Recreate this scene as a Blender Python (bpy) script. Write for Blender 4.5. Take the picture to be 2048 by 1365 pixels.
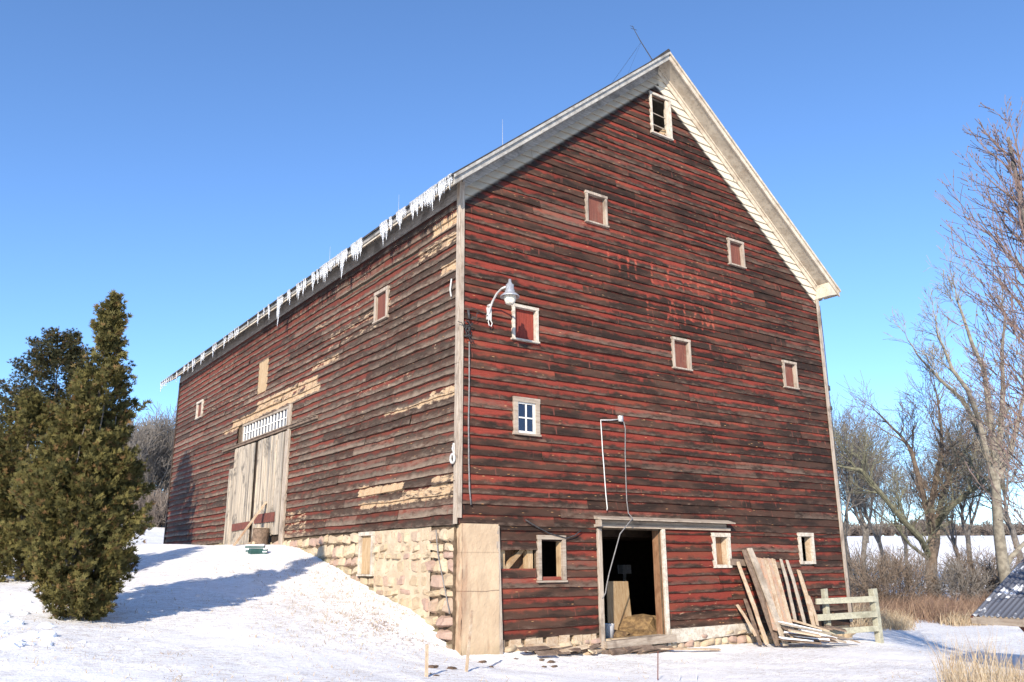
import bpy, bmesh, math, random
import numpy as np
from mathutils import Vector, Matrix, noise as mnoise
S=bpy.context.scene; COL=S.collection
for o in list(bpy.data.objects): bpy.data.objects.remove(o)
R=random.Random(7)
# ---------------- camera ----------------
cd=bpy.data.cameras.new('camera'); cam=bpy.data.objects.new('camera',cd); COL.objects.link(cam)
CR=Vector((0.81674644,-0.57696908,-0.00565165)); CU=Vector((-0.14518924,-0.21498719,0.96576425)); CF=Vector((0.55843114,0.78796396,0.25935972))
CP=Vector((-9.08155635,-14.76469789,1.05102712))
M=Matrix.Identity(4)
for i in range(3): M[i][0]=CR[i]; M[i][1]=CU[i]; M[i][2]=-CF[i]; M[i][3]=CP[i]
cam.matrix_world=M
cd.sensor_width=36; cd.lens=1668.06/2048*36; cd.clip_start=.1; cd.clip_end=3000
S.camera=cam; S.render.resolution_x=1024; S.render.resolution_y=682
# ---------------- world / sun ----------------
SD=Vector((-1.1,-1.0,.69)).normalized()
w=bpy.data.worlds.new('World'); S.world=w; w.use_nodes=True; nt=w.node_tree; nt.nodes.clear()
wo=nt.nodes.new('ShaderNodeOutputWorld'); wb=nt.nodes.new('ShaderNodeBackground'); sk=nt.nodes.new('ShaderNodeTexSky')
sk.sky_type='NISHITA'; sk.sun_disc=False; sk.sun_elevation=math.asin(SD.z); sk.sun_rotation=math.atan2(SD.x,SD.y)
sk.air_density=.85; sk.dust_density=0; sk.ozone_density=7; sk.altitude=0
wb.inputs[1].default_value=.15
tn=nt.nodes.new('ShaderNodeMix'); tn.data_type='RGBA'; tn.blend_type='MULTIPLY'; tn.inputs[0].default_value=1; tn.inputs[7].default_value=(1.06,1.0,.95,1)
nt.links.new(sk.outputs[0],tn.inputs[6]); nt.links.new(tn.outputs[2],wb.inputs[0]); nt.links.new(wb.outputs[0],wo.inputs[0])
sl=bpy.data.lights.new('sun','SUN'); sl.energy=4.1; sl.angle=math.radians(.55); sl.color=(1,.895,.75)
so=bpy.data.objects.new('sun',sl); COL.objects.link(so); so.rotation_euler=SD.to_track_quat('Z','Y').to_euler(); so.location=(-30,-30,25)
vs=S.view_settings; vs.view_transform='Standard'; vs.look='None'; vs.exposure=.93; vs.gamma=1; vs.use_curve_mapping=False
# ---------------- materials ----------------
class NT:
    def __init__(s,name,rough=.85,spec=.25):
        s.m=bpy.data.materials.new(name); s.m.use_nodes=True; s.t=s.m.node_tree; s.t.nodes.clear()
        s.o=s.n('ShaderNodeOutputMaterial'); s.b=s.n('ShaderNodeBsdfPrincipled'); s.l(s.b.outputs[0],s.o.inputs[0])
        s.b.inputs['Roughness'].default_value=rough; s.b.inputs['Specular IOR Level'].default_value=spec
    def n(s,t): return s.t.nodes.new(t)
    def l(s,a,b): s.t.links.new(a,b)
    def setv(s,i,v):
        if v is None: return
        if hasattr(v,'is_output'): s.l(v,i)
        elif isinstance(v,(tuple,list)) and len(v)==3 and i.type=='RGBA': i.default_value=(*v,1)
        else: i.default_value=v
    def coord(s,k='Object'): return s.n('ShaderNodeTexCoord').outputs[k]
    def uv(s): return s.n('ShaderNodeUVMap').outputs[0]
    def attr(s,name):
        a=s.n('ShaderNodeAttribute'); a.attribute_name=name; return a
    def sep(s,v):
        q=s.n('ShaderNodeSeparateXYZ'); s.setv(q.inputs[0],v); return q.outputs
    def comb(s,x,y,z=0.0):
        q=s.n('ShaderNodeCombineXYZ'); s.setv(q.inputs[0],x); s.setv(q.inputs[1],y); s.setv(q.inputs[2],z); return q.outputs[0]
    def comb2(s,v):
        f=s.ma('MULTIPLY_ADD',s.ma('FRACT',s.ma('MULTIPLY',v,7.3)),.42,.80); q=s.n('ShaderNodeCombineXYZ')
        for i in range(3): s.l(f,q.inputs[i])
        return q.outputs[0]
    def map(s,v,sc):
        q=s.n('ShaderNodeMapping'); s.setv(q.inputs[0],v); q.inputs['Scale'].default_value=sc; return q.outputs[0]
    def noise(s,v,sc=1.,det=4,rough=.6,dist=0.):
        q=s.n('ShaderNodeTexNoise'); s.setv(q.inputs['Vector'],v); q.inputs['Scale'].default_value=sc; q.inputs['Detail'].default_value=det; q.inputs['Roughness'].default_value=rough; q.inputs['Distortion'].default_value=dist
        return q.outputs[0]
    def vor(s,v,sc=1.,feat='F1',out=0,rnd=1.):
        q=s.n('ShaderNodeTexVoronoi'); q.feature=feat; s.setv(q.inputs['Vector'],v); q.inputs['Scale'].default_value=sc; q.inputs['Randomness'].default_value=rnd
        return q.outputs[out]
    def ma(s,op,a,b=None,c=None):
        q=s.n('ShaderNodeMath'); q.operation=op; s.setv(q.inputs[0],a); s.setv(q.inputs[1],b); s.setv(q.inputs[2],c); return q.outputs[0]
    def ss(s,v,a,b,lo=0.,hi=1.):
        q=s.n('ShaderNodeMapRange'); q.interpolation_type='SMOOTHSTEP'; s.setv(q.inputs[0],v)
        q.inputs[1].default_value=a;q.inputs[2].default_value=b;q.inputs[3].default_value=lo;q.inputs[4].default_value=hi; return q.outputs[0]
    def mix(s,f,a,b,mode='MIX'):
        q=s.n('ShaderNodeMix'); q.data_type='RGBA'; q.blend_type=mode; s.setv(q.inputs[0],f); s.setv(q.inputs[6],a); s.setv(q.inputs[7],b); return q.outputs[2]
    def bump(s,h,st=.5,d=.01):
        q=s.n('ShaderNodeBump'); q.inputs['Strength'].default_value=st; q.inputs['Distance'].default_value=d; s.l(h,q.inputs['Height']); s.l(q.outputs[0],s.b.inputs['Normal'])
    def fin(s,c): s.setv(s.b.inputs['Base Color'],c); return s.m
def board_mat(name,red,dark,gray,redlev=0.,tan=(.50,.30,.13),wa=.55,wb=.85,wv=.5,wm=.8):
    """weathered painted clapboard; UV: u metres along, v 0..1 up the exposed face"""
    t=NT(name,.8,.2); uv=t.sep(t.uv()); u,v=uv[0],uv[1]
    A=t.sep(t.attr('mask').outputs['Vector']); B=t.sep(t.attr('misc').outputs['Vector'])  # A: redness,bare,cream  B: letter,rand,drip stain plus painted rake shade
    rnd=t.ma('MULTIPLY',B[1],31.7)
    p=t.comb(u,v,rnd)
    big=t.noise(t.map(p,(.55,.5,1)),1.3,3,.6)
    blot=t.noise(t.map(p,(2.2,1.6,1)),1.6,5,.68,.3)
    grain=t.noise(t.map(p,(2.5,26,1)),2.2,4,.65)
    fine=t.noise(t.map(p,(30,30,1)),1.,3,.7)
    # red where sheltered (top of board) ; redness bias
    wavy=t.noise(t.map(p,(3.2,.0,1)),1.4,3,.55)
    e=t.ma('MULTIPLY_ADD',t.ma('SUBTRACT',v,.56),1.15,t.ma('MULTIPLY',t.ma('SUBTRACT',blot,.5),1.0))
    e=t.ma('ADD',e,t.ma('MULTIPLY',t.ma('SUBTRACT',wavy,.5),.7))
    e=t.ma('ADD',e,t.ma('MULTIPLY',t.ma('SUBTRACT',A[0],.5),1.1)); e=t.ma('ADD',e,t.ma('MULTIPLY',t.ma('SUBTRACT',big,.5),1.7))
    e=t.ma('ADD',e,t.ma('MULTIPLY',t.ma('SUBTRACT',grain,.5),.7)); e=t.ma('ADD',e,t.ma('MULTIPLY',t.ma('SUBTRACT',B[1],.5),.35)); e=t.ma('ADD',e,redlev)
    e=t.ma('ADD',e,t.ma('MULTIPLY',B[0],.5))
    m=t.ss(e,-.22,.30)
    m=t.ma('MULTIPLY',m,t.ss(fine,.25,.5,.72,1.))
    streak=t.ss(t.noise(t.map(p,(11,.35,1)),1.,3,.5),.64,.74)
    rr_=t.noise(t.map(p,(.9,.8,1)),1.,2,.5)
    redc=t.mix(t.ss(grain,.3,.7),red,tuple(x*.55 for x in red)); redc=t.mix(t.ss(rr_,.5,.65,0,.6),redc,(red[0]*.8,red[0]*.22,red[0]*.12))
    redc=t.mix(t.ss(fine,.60,.72,0,.5),redc,(red[0]*1.1+.04,red[0]*.45,red[0]*.33))
    worn=t.ma('MULTIPLY',t.ma('MULTIPLY',t.ss(t.ma('ADD',v,t.ma('MULTIPLY',t.ma('SUBTRACT',wavy,.5),.6)),.0,wv,1,0),t.ss(t.ma('ADD',blot,t.ma('MULTIPLY',B[1],.22)),wa,wb)),t.ss(grain,.2,.6,wm*.6,wm))
    dk=t.mix(t.ss(grain,.35,.7),dark,tuple(x*2.8 for x in dark)); dk=t.mix(t.ss(rr_,.42,.6,0,.7),dk,(red[0]*.30,red[0]*.15,red[0]*.10))
    dk=t.mix(worn,dk,gray)
    dk=t.mix(t.ma('MULTIPLY',streak,.7),dk,(red[0]*.75,red[0]*.25,red[0]*.18))
    col=t.mix(m,dk,redc)
    col=t.mix(t.ma('MULTIPLY',t.ss(B[0],.15,.7,0,.5),t.ss(t.ma('ADD',t.ma('MULTIPLY',blot,1.2),t.ma('MULTIPLY',grain,.4)),.74,.98)),col,(.42,.115,.07))
    col=t.mix(t.ma('MULTIPLY',t.ss(B[1],.90,.93,0,.45),t.ss(blot,.35,.6)),col,tuple(x*.8 for x in gray))
    col=t.mix(1.,col,t.comb2(B[1]),'MULTIPLY')
    kn=t.ss(t.vor(t.map(p,(1.6,2.2,1)),1.9),.06,.16,1,0)
    kn=t.ma('MULTIPLY',kn,t.ss(t.noise(t.map(p,(1.3,1,3)),.9,2),.53,.62))
    col=t.mix(t.ma('MULTIPLY',kn,.9),col,t.mix(t.ss(fine,.4,.6),(.42,.17,.06),(.55,.36,.18)))
    nail=t.ss(t.vor(t.map(p,(2.2,2.4,1)),1.6),.02,.04,.30,0)
    col=t.mix(nail,col,(.5,.42,.34))
    bm=t.ss(t.ma('ADD',t.ma('ADD',A[1],t.ma('MULTIPLY',t.ma('SUBTRACT',grain,.5),.9)),t.ma('MULTIPLY',t.ma('SUBTRACT',blot,.5),1.7)),.45,.60)
    barec=t.mix(t.ss(grain,.35,.65),tan,(.55,.44,.30)); barec=t.mix(t.ss(fine,.5,.68),barec,(.24,.11,.05)); barec=t.mix(t.ss(wavy,.5,.62,0,.55),barec,(.20,.13,.09))
    col=t.mix(bm,col,barec)
    gm=t.ss(t.ma('SUBTRACT',A[1],1.),.1,.6)
    cr=t.ss(t.ma('ADD',A[2],t.ma('MULTIPLY',t.ma('SUBTRACT',blot,.5),.5)),.4,.6)
    crc=t.mix(t.ss(grain,.35,.75),(.66,.58,.45),(.50,.44,.35)); crc=t.mix(t.ss(blot,.58,.72,0,.5),crc,(.33,.27,.21))
    col=t.mix(cr,col,crc)
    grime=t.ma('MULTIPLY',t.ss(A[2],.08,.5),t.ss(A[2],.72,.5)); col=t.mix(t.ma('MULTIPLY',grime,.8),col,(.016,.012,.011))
    col=t.mix(t.ma('MULTIPLY',B[2],.85),col,(.02,.011,.010))  # drip stains on the side wall; painted shade and dirt on the left gable
    t.bump(t.ma('ADD',t.ma('MULTIPLY',grain,.8),t.ma('MULTIPLY',fine,.3)),.55,.006)
    return t.fin(col)
def wood(name,c1,c2,c3=None,ax=(1,1,12),sc=3.,rough=.85,bump=.5):
    t=NT(name,rough,.2); c=t.coord(); r=t.n('ShaderNodeObjectInfo').outputs['Random']
    cc=t.n('ShaderNodeVectorMath'); cc.operation='ADD'; t.l(c,cc.inputs[0]); t.l(t.comb(t.ma('MULTIPLY',r,13),t.ma('MULTIPLY',r,7),t.ma('MULTIPLY',r,5)),cc.inputs[1]); c=cc.outputs[0]
    g=t.noise(t.map(c,ax),sc,5,.65); b=t.noise(c,1.8,4,.65,.4); f=t.noise(t.map(c,ax),sc*4,3,.6)
    col=t.mix(t.ss(g,.35,.66),c1,c2); col=t.mix(t.ss(b,.5,.7,0,.8),col,c3 or tuple(x*.45 for x in c1)); col=t.mix(t.ss(f,.56,.7,0,.6),col,tuple(x*.45 for x in c1))
    t.bump(t.ma('ADD',g,f),bump,.008); return t.fin(col)
def plain(name,c1,c2,sc=5.,rough=.8,det=4,bump=.3,metal=0.):
    t=NT(name,rough,.3); n=t.noise(t.coord(),sc,det,.65); t.b.inputs['Metallic'].default_value=metal
    col=t.mix(t.ss(n,.35,.65),c1,c2); t.bump(n,bump,.01); return t.fin(col)
MT={}
RED=(.24,.041,.027); DARK=(.015,.0088,.0062)
MT['gable']=board_mat('gable_clapboard',RED,DARK,(.15,.105,.078),.02)
MT['side']=board_mat('side_clapboard',(.185,.045,.030),(.032,.021,.015),(.235,.18,.135),.03,(.42,.25,.12),.40,.80,.70,.9)
V=(12,12,.7); H=(.7,.7,14)
MT['trimv']=wood('weathered_trim_upright',(.43,.365,.295),(.28,.22,.17),(.15,.115,.09),(12,12,.9),2.2)
MT['trimh']=wood('weathered_trim_level',(.38,.32,.255),(.28,.22,.17),(.15,.115,.09),(1,1,12),2.4)
MT['white']=wood('worn_white_paint',(.56,.51,.43),(.40,.345,.28),(.26,.205,.155),(3,3,3),3.5)
MT['sashw']=plain('white_sash_paint',(.74,.72,.68),(.62,.60,.56),9)
MT['rake']=wood('weathered_rake_paint',(.40,.38,.345),(.28,.265,.24),(.17,.155,.14),(2,2,2),3)
MT['cream']=wood('cream_rake_paint',(.56,.49,.39),(.44,.38,.30),(.34,.27,.20),(1.5,1.5,1.5),2)
MT['greyh']=wood('grey_frieze_wear_and_shade',(.34,.325,.30),(.22,.205,.19),(.12,.11,.10),(.8,.8,10))  # weathered eave wood; also carries painted shade on the left gable frieze
MT['greyv']=wood('silver_grey_door_board',(.55,.46,.35),(.17,.155,.14),(.07,.065,.062),(13,13,.35),1.5)
MT['shut']=wood('red_shutter_board',(.19,.07,.05),(.13,.05,.038),(.20,.135,.10),(14,14,.6),2.)
MT['shutred']=wood('bright_red_shutter_board',(.24,.045,.03),(.17,.035,.025),(.09,.035,.027),(14,14,.6),2.)
MT['tan']=wood('bare_tan_wood',(.46,.34,.21),(.36,.24,.13),(.24,.14,.07),(9,9,.8))
MT['brownv']=wood('brown_jamb_wood',(.30,.17,.095),(.19,.10,.055),(.15,.07,.035),V)
MT['loose']=wood('loose_grey_board',(.44,.37,.29),(.33,.28,.225),(.21,.165,.125),(3,3,3),3.2)
MT['loosetan']=wood('loose_tan_board',(.50,.40,.29),(.40,.29,.19),(.26,.15,.09),(3,3,3),3.2)
MT['loosedark']=wood('loose_brown_board',(.22,.16,.12),(.14,.10,.075),(.08,.05,.04),(3,3,3),3.2)
MT['postw']=wood('green_grey_fence_wood',(.40,.385,.29),(.30,.285,.22),(.19,.18,.13),(2,2,2),3.5)
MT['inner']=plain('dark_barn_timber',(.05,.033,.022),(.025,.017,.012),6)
MT['dirt']=plain('barn_floor_hay',(.26,.17,.08),(.12,.075,.04),9,.95,6,.8)
MT['metal']=plain('galvanised_metal',(.55,.56,.58),(.42,.43,.45),14,.45,3,.1,.6)
MT['pale_metal']=plain('pale_aluminium',(.62,.61,.58),(.5,.49,.46),14,.5,3,.1,.2)
MT['wire']=plain('dark_cable',(.03,.03,.035),(.06,.06,.06),20,.6)
MT['greywire']=plain('grey_cable',(.22,.21,.20),(.14,.13,.13),20,.6)
MT['roof']=plain('old_dark_roofing',(.055,.05,.048),(.03,.028,.027),5)
MT['snowlump']=plain('packed_snow',(.86,.87,.90),(.78,.80,.84),8,.7,5,.5)
MT['bucket']=plain('white_plastic',(.6,.6,.62),(.5,.5,.52),6,.5)
MT['mud']=plain('frozen_mud',(.16,.10,.065),(.08,.055,.04),12,.95,6,1.)
MT['bark']=plain('log_bark',(.20,.14,.10),(.10,.07,.05),14,.95,6,1.)
MT['tarp']=plain('dark_green_tarp',(.02,.06,.055),(.03,.085,.08),8,.6)
MT['redwood']=wood('red_brown_shed_wood',(.15,.05,.035),(.09,.035,.028),None,V)
MT['rust']=plain('rusty_red_plank',(.17,.055,.04),(.11,.04,.03),9)
MT['concrete']=None
t=NT('tan_concrete',.9,.2); c=t.coord(); n=t.noise(c,1.6,5,.6); n2=t.noise(t.map(c,(6,6,.8)),1.,4,.6); n3=t.noise(c,30,3,.6)
col=t.mix(t.ss(n,.35,.65),(.50,.38,.255),(.42,.31,.205)); col=t.mix(t.ss(n2,.58,.75,0,.6),col,(.30,.19,.12)); col=t.mix(t.ss(n3,.6,.7,0,.3),col,(.35,.26,.17))
z_=t.sep(c)[2]; x_=t.sep(c)[0]; wz=t.ma('ADD',z_,t.ma('MULTIPLY',t.ma('SUBTRACT',n,.5),.12)); cr_=t.ss(t.ma('ABSOLUTE',t.ma('SUBTRACT',wz,.55)),.004,.014,.75,0); cr2=t.ss(t.ma('ABSOLUTE',t.ma('SUBTRACT',z_,1.3)),.004,.02,.3,0)
col=t.mix(t.ma('MAXIMUM',cr_,cr2),col,(.13,.09,.06)); st_=t.ma('MULTIPLY',t.ss(t.ma('ADD',x_,t.ma('MULTIPLY',t.ma('SUBTRACT',n,.5),.5)),.10,.24,1,0),t.ss(n2,.35,.6)); col=t.mix(t.ma('MULTIPLY',st_,.55),col,(.25,.13,.08)); col=t.mix(t.ma('MULTIPLY',t.ss(t.ma('ADD',z_,n),-.35,.2,1,0),.6),col,(.25,.19,.11))
t.bump(t.ma('ADD',n3,n),.4,.01); MT['concrete']=t.fin(col)
t=NT('fieldstone',.9,.2); c=t.coord(); a=t.attr('misc').outputs['Vector']; q=t.sep(a); n=t.noise(c,5,5,.65); n2=t.noise(c,22,4,.6)
col=t.mix(q[1],(.39,.30,.20),(.50,.41,.29)); col=t.mix(t.ss(q[0],.6,.9),col,(.36,.25,.20)); col=t.mix(t.ss(n,.5,.7,0,.7),col,(.30,.23,.16)); col=t.mix(t.ss(n2,.55,.7,0,.5),col,(.24,.18,.125)); 
gz=t.ss(q[2],.2,.9); col=t.mix(t.ma('MULTIPLY',gz,t.ss(n,.35,.55)),col,(.17,.16,.09))
t.bump(t.ma('ADD',n,t.ma('MULTIPLY',n2,.5)),.7,.02); MT['stone']=t.fin(col)
t=NT('lime_mortar',.9,.2); n=t.noise(t.coord(),3,5,.65); n2=t.noise(t.coord(),18,4,.6); col=t.mix(t.ss(n,.35,.6),(.52,.43,.31),(.43,.34,.24)); col=t.mix(t.ss(n2,.58,.72,0,.5),col,(.40,.30,.20)); t.bump(t.ma('ADD',n,n2),.7,.02); MT['mortar']=t.fin(col)
MT['gap']=plain('old_wall_core',(.14,.10,.065),(.08,.055,.035),9,.95,5,.8)
t=NT('window_glass',.08,.5); MT['glass']=t.fin((.02,.035,.07)); 
t=NT('icicle_ice',.18,.5); t.b.inputs['Transmission Weight'].default_value=.7; t.b.inputs['IOR'].default_value=1.31; n=t.noise(t.coord(),25,3); t.bump(n,.3,.01); MT['ice']=t.fin((.93,.95,.98))
t=NT('frosted_lens',.35,.5); n=t.noise(t.map(t.coord(),(30,30,14)),1,2); t.bump(n,1,.01); MT['lens']=t.fin(t.mix(t.ss(n,.4,.6),(.72,.66,.55),(.5,.45,.36)))
def leafmat(name,cols,tr=.25):
    t=NT(name,.75,.2); q=t.sep(t.attr('misc').outputs['Vector']); col=t.mix(q[0],cols[0],cols[1]); col=t.mix(t.ss(q[1],.84,.97),col,cols[2])
    d=t.n('ShaderNodeBsdfTranslucent'); t.setv(d.inputs[0],col); x=t.n('ShaderNodeMixShader'); x.inputs[0].default_value=tr; t.fin(col); t.l(t.b.outputs[0],x.inputs[1]); t.l(d.outputs[0],x.inputs[2]); t.l(x.outputs[0],t.o.inputs[0]); return t.m
MT['cedar']=leafmat('arborvitae_foliage',[(.042,.042,.015),(.185,.158,.050),(.19,.11,.045)])
MT['cedar2']=leafmat('dark_arborvitae_foliage',[(.022,.026,.013),(.085,.080,.034),(.12,.075,.035)])
MT['straw']=leafmat('dry_straw',[(.40,.30,.19),(.56,.46,.32),(.28,.19,.12)],.2)
MT['brush']=leafmat('dry_brush',[(.21,.135,.10),(.36,.25,.17),(.15,.09,.075)],.2)
MT['twigbark']=plain('grey_brown_bark',(.185,.165,.145),(.10,.088,.078),6,.95)
MT['tbark']=plain('pale_trunk_bark',(.28,.25,.195),(.16,.14,.11),4,.95,5,.8)
MT['dbark']=plain('brown_trunk_bark',(.19,.145,.11),(.10,.075,.058),5,.95,5,.8)
MT['budbark']=plain('reddish_twig_bark',(.20,.14,.125),(.13,.095,.085),6,.9)
MT['greenbark']=plain('lichen_trunk_bark',(.19,.185,.12),(.11,.105,.075),6,.95)
MT['loosered']=wood('reddish_loose_board',(.44,.27,.18),(.36,.28,.21),(.30,.13,.08),(3,3,3),3.2)
MT['hedge']=leafmat('grey_brown_hedge',[(.17,.14,.12),(.25,.20,.165),(.14,.11,.09)],.1)
MT['dead']=plain('dead_leaf',(.32,.12,.05),(.20,.08,.04),9)
# ---------------- mesh builder ----------------
class MB:
    def __init__(s): s.v=[];s.f=[];s.uv=[];s.a=[];s.b=[];s.hasuv=False
    def vert(s,p,uv=(0,0),a=(0,0,0),b=(0,0,0)):
        s.v.append(tuple(p)); s.uv.append(uv); s.a.append(a); s.b.append(b); return len(s.v)-1
    def face(s,*i): s.f.append(i)
    def poly(s,pts,**k): s.f.append([s.vert(p,**k) for p in pts])
    def hexa(s,P,**k):
        "8 corners: bottom 4 ccw, top 4 ccw"
        i=[s.vert(p,**k) for p in P]
        for q in ((3,2,1,0),(4,5,6,7),(0,1,5,4),(1,2,6,5),(2,3,7,6),(3,0,4,7)): s.f.append([i[j] for j in q])
    def box(s,x0,x1,y0,y1,z0,z1,**k):
        s.hexa([(x0,y0,z0),(x1,y0,z0),(x1,y1,z0),(x0,y1,z0),(x0,y0,z1),(x1,y0,z1),(x1,y1,z1),(x0,y1,z1)],**k)
    def beam(s,A,B,wd,th,up=(0,0,1),jit=0,**k):
        A=Vector(A);B=Vector(B);d=(B-A).normalized();up=Vector(up);r=d.cross(up)
        if r.length<1e-4: r=d.cross(Vector((1,0,0)))
        r.normalize();n=r.cross(d)
        P=[]
        for p in (A,B):
            for a,b in ((-1,-1),(1,-1),(1,1),(-1,1)):
                P.append(p+r*a*wd/2+n*b*th/2+(Vector((R.uniform(-1,1),R.uniform(-1,1),R.uniform(-1,1)))*jit if jit else Vector()))
        s.hexa(P,**k)
    def tube(s,pts,rad,n=6,cap=True,**k):
        pts=[Vector(p) for p in pts]; m=len(pts)
        if not hasattr(rad,'__len__'): rad=[rad]*m
        prev=None; ring=None; nrm=None
        for j,p in enumerate(pts):
            d=(pts[min(j+1,m-1)]-pts[max(j-1,0)]); 
            if d.length<1e-9: d=Vector((0,0,1))
            d.normalize()
            if nrm is None:
                nrm=d.orthogonal().normalized()
            nrm=(nrm-d*nrm.dot(d)); 
            if nrm.length<1e-6: nrm=d.orthogonal()
            nrm.normalize(); bi=d.cross(nrm)
            cur=[s.vert(p+(nrm*math.cos(2*math.pi*i/n)+bi*math.sin(2*math.pi*i/n))*rad[j],**k) for i in range(n)]
            if prev:
                for i in range(n): s.f.append((prev[i],prev[(i+1)%n],cur[(i+1)%n],cur[i]))
            elif cap and n>2: s.f.append(cur[::-1])
            prev=cur
        if cap and n>2: s.f.append(prev)
    def lathe(s,c,prof,n=16,**k):
        c=Vector(c); prev=None
        for (r,z) in prof:
            cur=[s.vert(c+Vector((r*math.cos(2*math.pi*i/n),r*math.sin(2*math.pi*i/n),z)),**k) for i in range(n)]
            if prev:
                for i in range(n): s.f.append((prev[i],prev[(i+1)%n],cur[(i+1)%n],cur[i]))
            prev=cur
    def build(s,name,mat,parent=None,smooth=False,bevel=0,origin=None):
        off=Vector((0,0,0))
        if origin is not None: off=Vector(origin)
        wp=Vector(parent['wloc']) if parent is not None else Vector((0,0,0))
        base=wp+(off if parent is None else Vector((0,0,0)))
        n=len(s.v); v=np.array(s.v,dtype=np.float64)-np.array(base)
        me=bpy.data.meshes.new(name); me.from_pydata(v.tolist(),[],[list(f) for f in s.f]); 
        if any(u!=(0,0) for u in s.uv[:50]) :
            ul=me.uv_layers.new(name='UVMap'); li=np.zeros(len(me.loops),dtype=np.int32); me.loops.foreach_get('vertex_index',li)
            ul.data.foreach_set('uv',np.array(s.uv,dtype=np.float32)[li].ravel())
        for nm,arr in (('mask',s.a),('misc',s.b)):
            ar=np.array(arr,dtype=np.float32)
            if ar.any():
                at=me.attributes.new(nm,'FLOAT_VECTOR','POINT'); at.data.foreach_set('vector',ar.ravel())
        me.materials.append(MT[mat] if isinstance(mat,str) else mat)
        if smooth: me.polygons.foreach_set('use_smooth',[True]*len(me.polygons))
        me.update()
        o=bpy.data.objects.new(name,me); COL.objects.link(o)
        if parent is not None: o.parent=parent; o['wloc']=list(wp)
        else: o.location=base; o['wloc']=list(base)
        if bevel:
            b=o.modifiers.new('bevel','BEVEL'); b.width=bevel; b.segments=2; b.limit_method='ANGLE'
        return o
def thing(name,label,cat,loc=(0,0,0),group=None):
    o=bpy.data.objects.new(name,None); COL.objects.link(o); o.location=loc; o['wloc']=list(loc); o.empty_display_size=.2
    return tag(o,label,cat,group)
def tag(o,label,cat,group=None):
    o['label']=label;o['category']=cat
    if group:o['group']=group
    return o
def kind(o,k): o['kind']=k; return o
def fbm(x,y,z=0.,o=4): return mnoise.fractal(Vector((x,y,z)),.9,2.1,o)
# ---------------- terrain ----------------
GC=np.array([(-9,-15,-.6),(-4,-15,-.62),(4,-15,-.8),(-14,-15,-.4),(-6,-10,-.6),(0,-8,-.8),(-8.5,-4.5,-.12),(-5,-5,-.42),(-12,-6,.1),(-2,-3.5,-.68),(0,-2,-.76),(1,-.4,-.74),(4,-.4,-.86),(9,-.6,-.93),(13,-.6,-1.0),
(9,-3,-.93),(12.5,-1.5,-1.08),(7,-6,-.88),(9,-8,-.98),(14.5,-1,-1.22),(20,-5,-1.25),(20,5,-1.28),(14.5,8,-1.2),(30,2,-1.3),(26,-10,-1.3),
(0,0,-.62),(0,1,-.1),(0,2.2,.2),(0,3.9,.54),(0,5.2,.88),(0,6.6,1.18),(0,8.4,1.54),(0,10,1.66),(0,12.5,1.68),(0,15,1.74),(0,20,1.82),(0,24,1.86),(13,24,.2),(6,30,1.7),
(-6.6,1.1,.3),(-3.3,4.4,.72),(-1.5,1.2,.02),(-1.6,3.6,.45),(-2.5,7.5,1.25),(-2,10,1.55),(-3.5,12,1.5),(-6,9,1.0),(-6.5,16.5,1.3),(-4,16,1.68),(-10,6,.7),(-10,14,1.1),(-14,4,.75),
(-3,25,1.95),(-10,30,2.1),(-6,45,3.4),(7,61,4.85),(-12,60,5.0),(-40,60,5.6),(-30,20,1.8),(0,90,5.6),(20,50,3.),(40,110,6.),
(37,16,-.9),(33,8,-1.2),(40,5,-1.3),(55,20,-.6),(56,34,0.),(80,35,1.2),(128,76,5.7),(155,57,5.6),(140,20,4.6),(110,0,1.5),(90,70,4.2),(200,110,6.0),(220,30,6.0),(200,-60,4),
(60,-30,-1.5),(-60,-40,0),(-60,10,2),(0,-60,-.8),(100,200,7),(-80,140,8),(300,200,6),(-200,0,5),(0,-200,0),(300,-100,4),(0,300,8)],float)
def _U(r2): return .5*r2*np.log(r2+1e-9)
def _fit():
    n=len(GC); X=GC[:,:2]/10; d=((X[:,None]-X[None])**2).sum(-1); K=_U(d)+np.eye(n)*.003
    P=np.c_[np.ones(n),X]; A=np.zeros((n+3,n+3)); A[:n,:n]=K;A[:n,n:]=P;A[n:,:n]=P.T
    return np.linalg.solve(A,np.r_[GC[:,2],0,0,0])
GW=_fit()
def hbase(x,y):
    x=np.asarray(x,float)/10;y=np.asarray(y,float)/10; s=GW[-3]+GW[-2]*x+GW[-1]*y
    for i in range(len(GC)): s=s+GW[i]*_U((x-GC[i,0]/10)**2+(y-GC[i,1]/10)**2)
    return s
_CX=GC[:,0]/10;_CY=GC[:,1]/10;_W=GW[:-3]
def hb(x,y):
    x=x/10;y=y/10; r=(_CX-x)**2+(_CY-y)**2
    return float(GW[-3]+GW[-2]*x+GW[-1]*y+(_W*.5*r*np.log(r+1e-9)).sum())
def hgt(x,y):
    z=hb(x,y)
    # shaded cut bank running right from the fence
    z+=.022*fbm(x*1.3,y*1.3)+.05*fbm(x*.25,y*.25,3)
    return z
def axis(a,b,step,lo,hi,g=1.13):
    v=list(np.arange(a,b+1e-6,step)); s=step; p=v[-1]
    while p<hi: s=min(s*g,14); p+=s; v.append(p)
    s=step;p=v[0];pre=[]
    while p>lo: s=min(s*g,14); p-=s; pre.append(p)
    return np.array(pre[::-1]+v)
gx=axis(-13,15,.15,-320,420); gy=axis(-7,16,.15,-200,420)
GX,GY=np.meshgrid(gx,gy); Z=hbase(GX,GY)
g=MB(); nx,ny=len(gx),len(gy)
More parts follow.
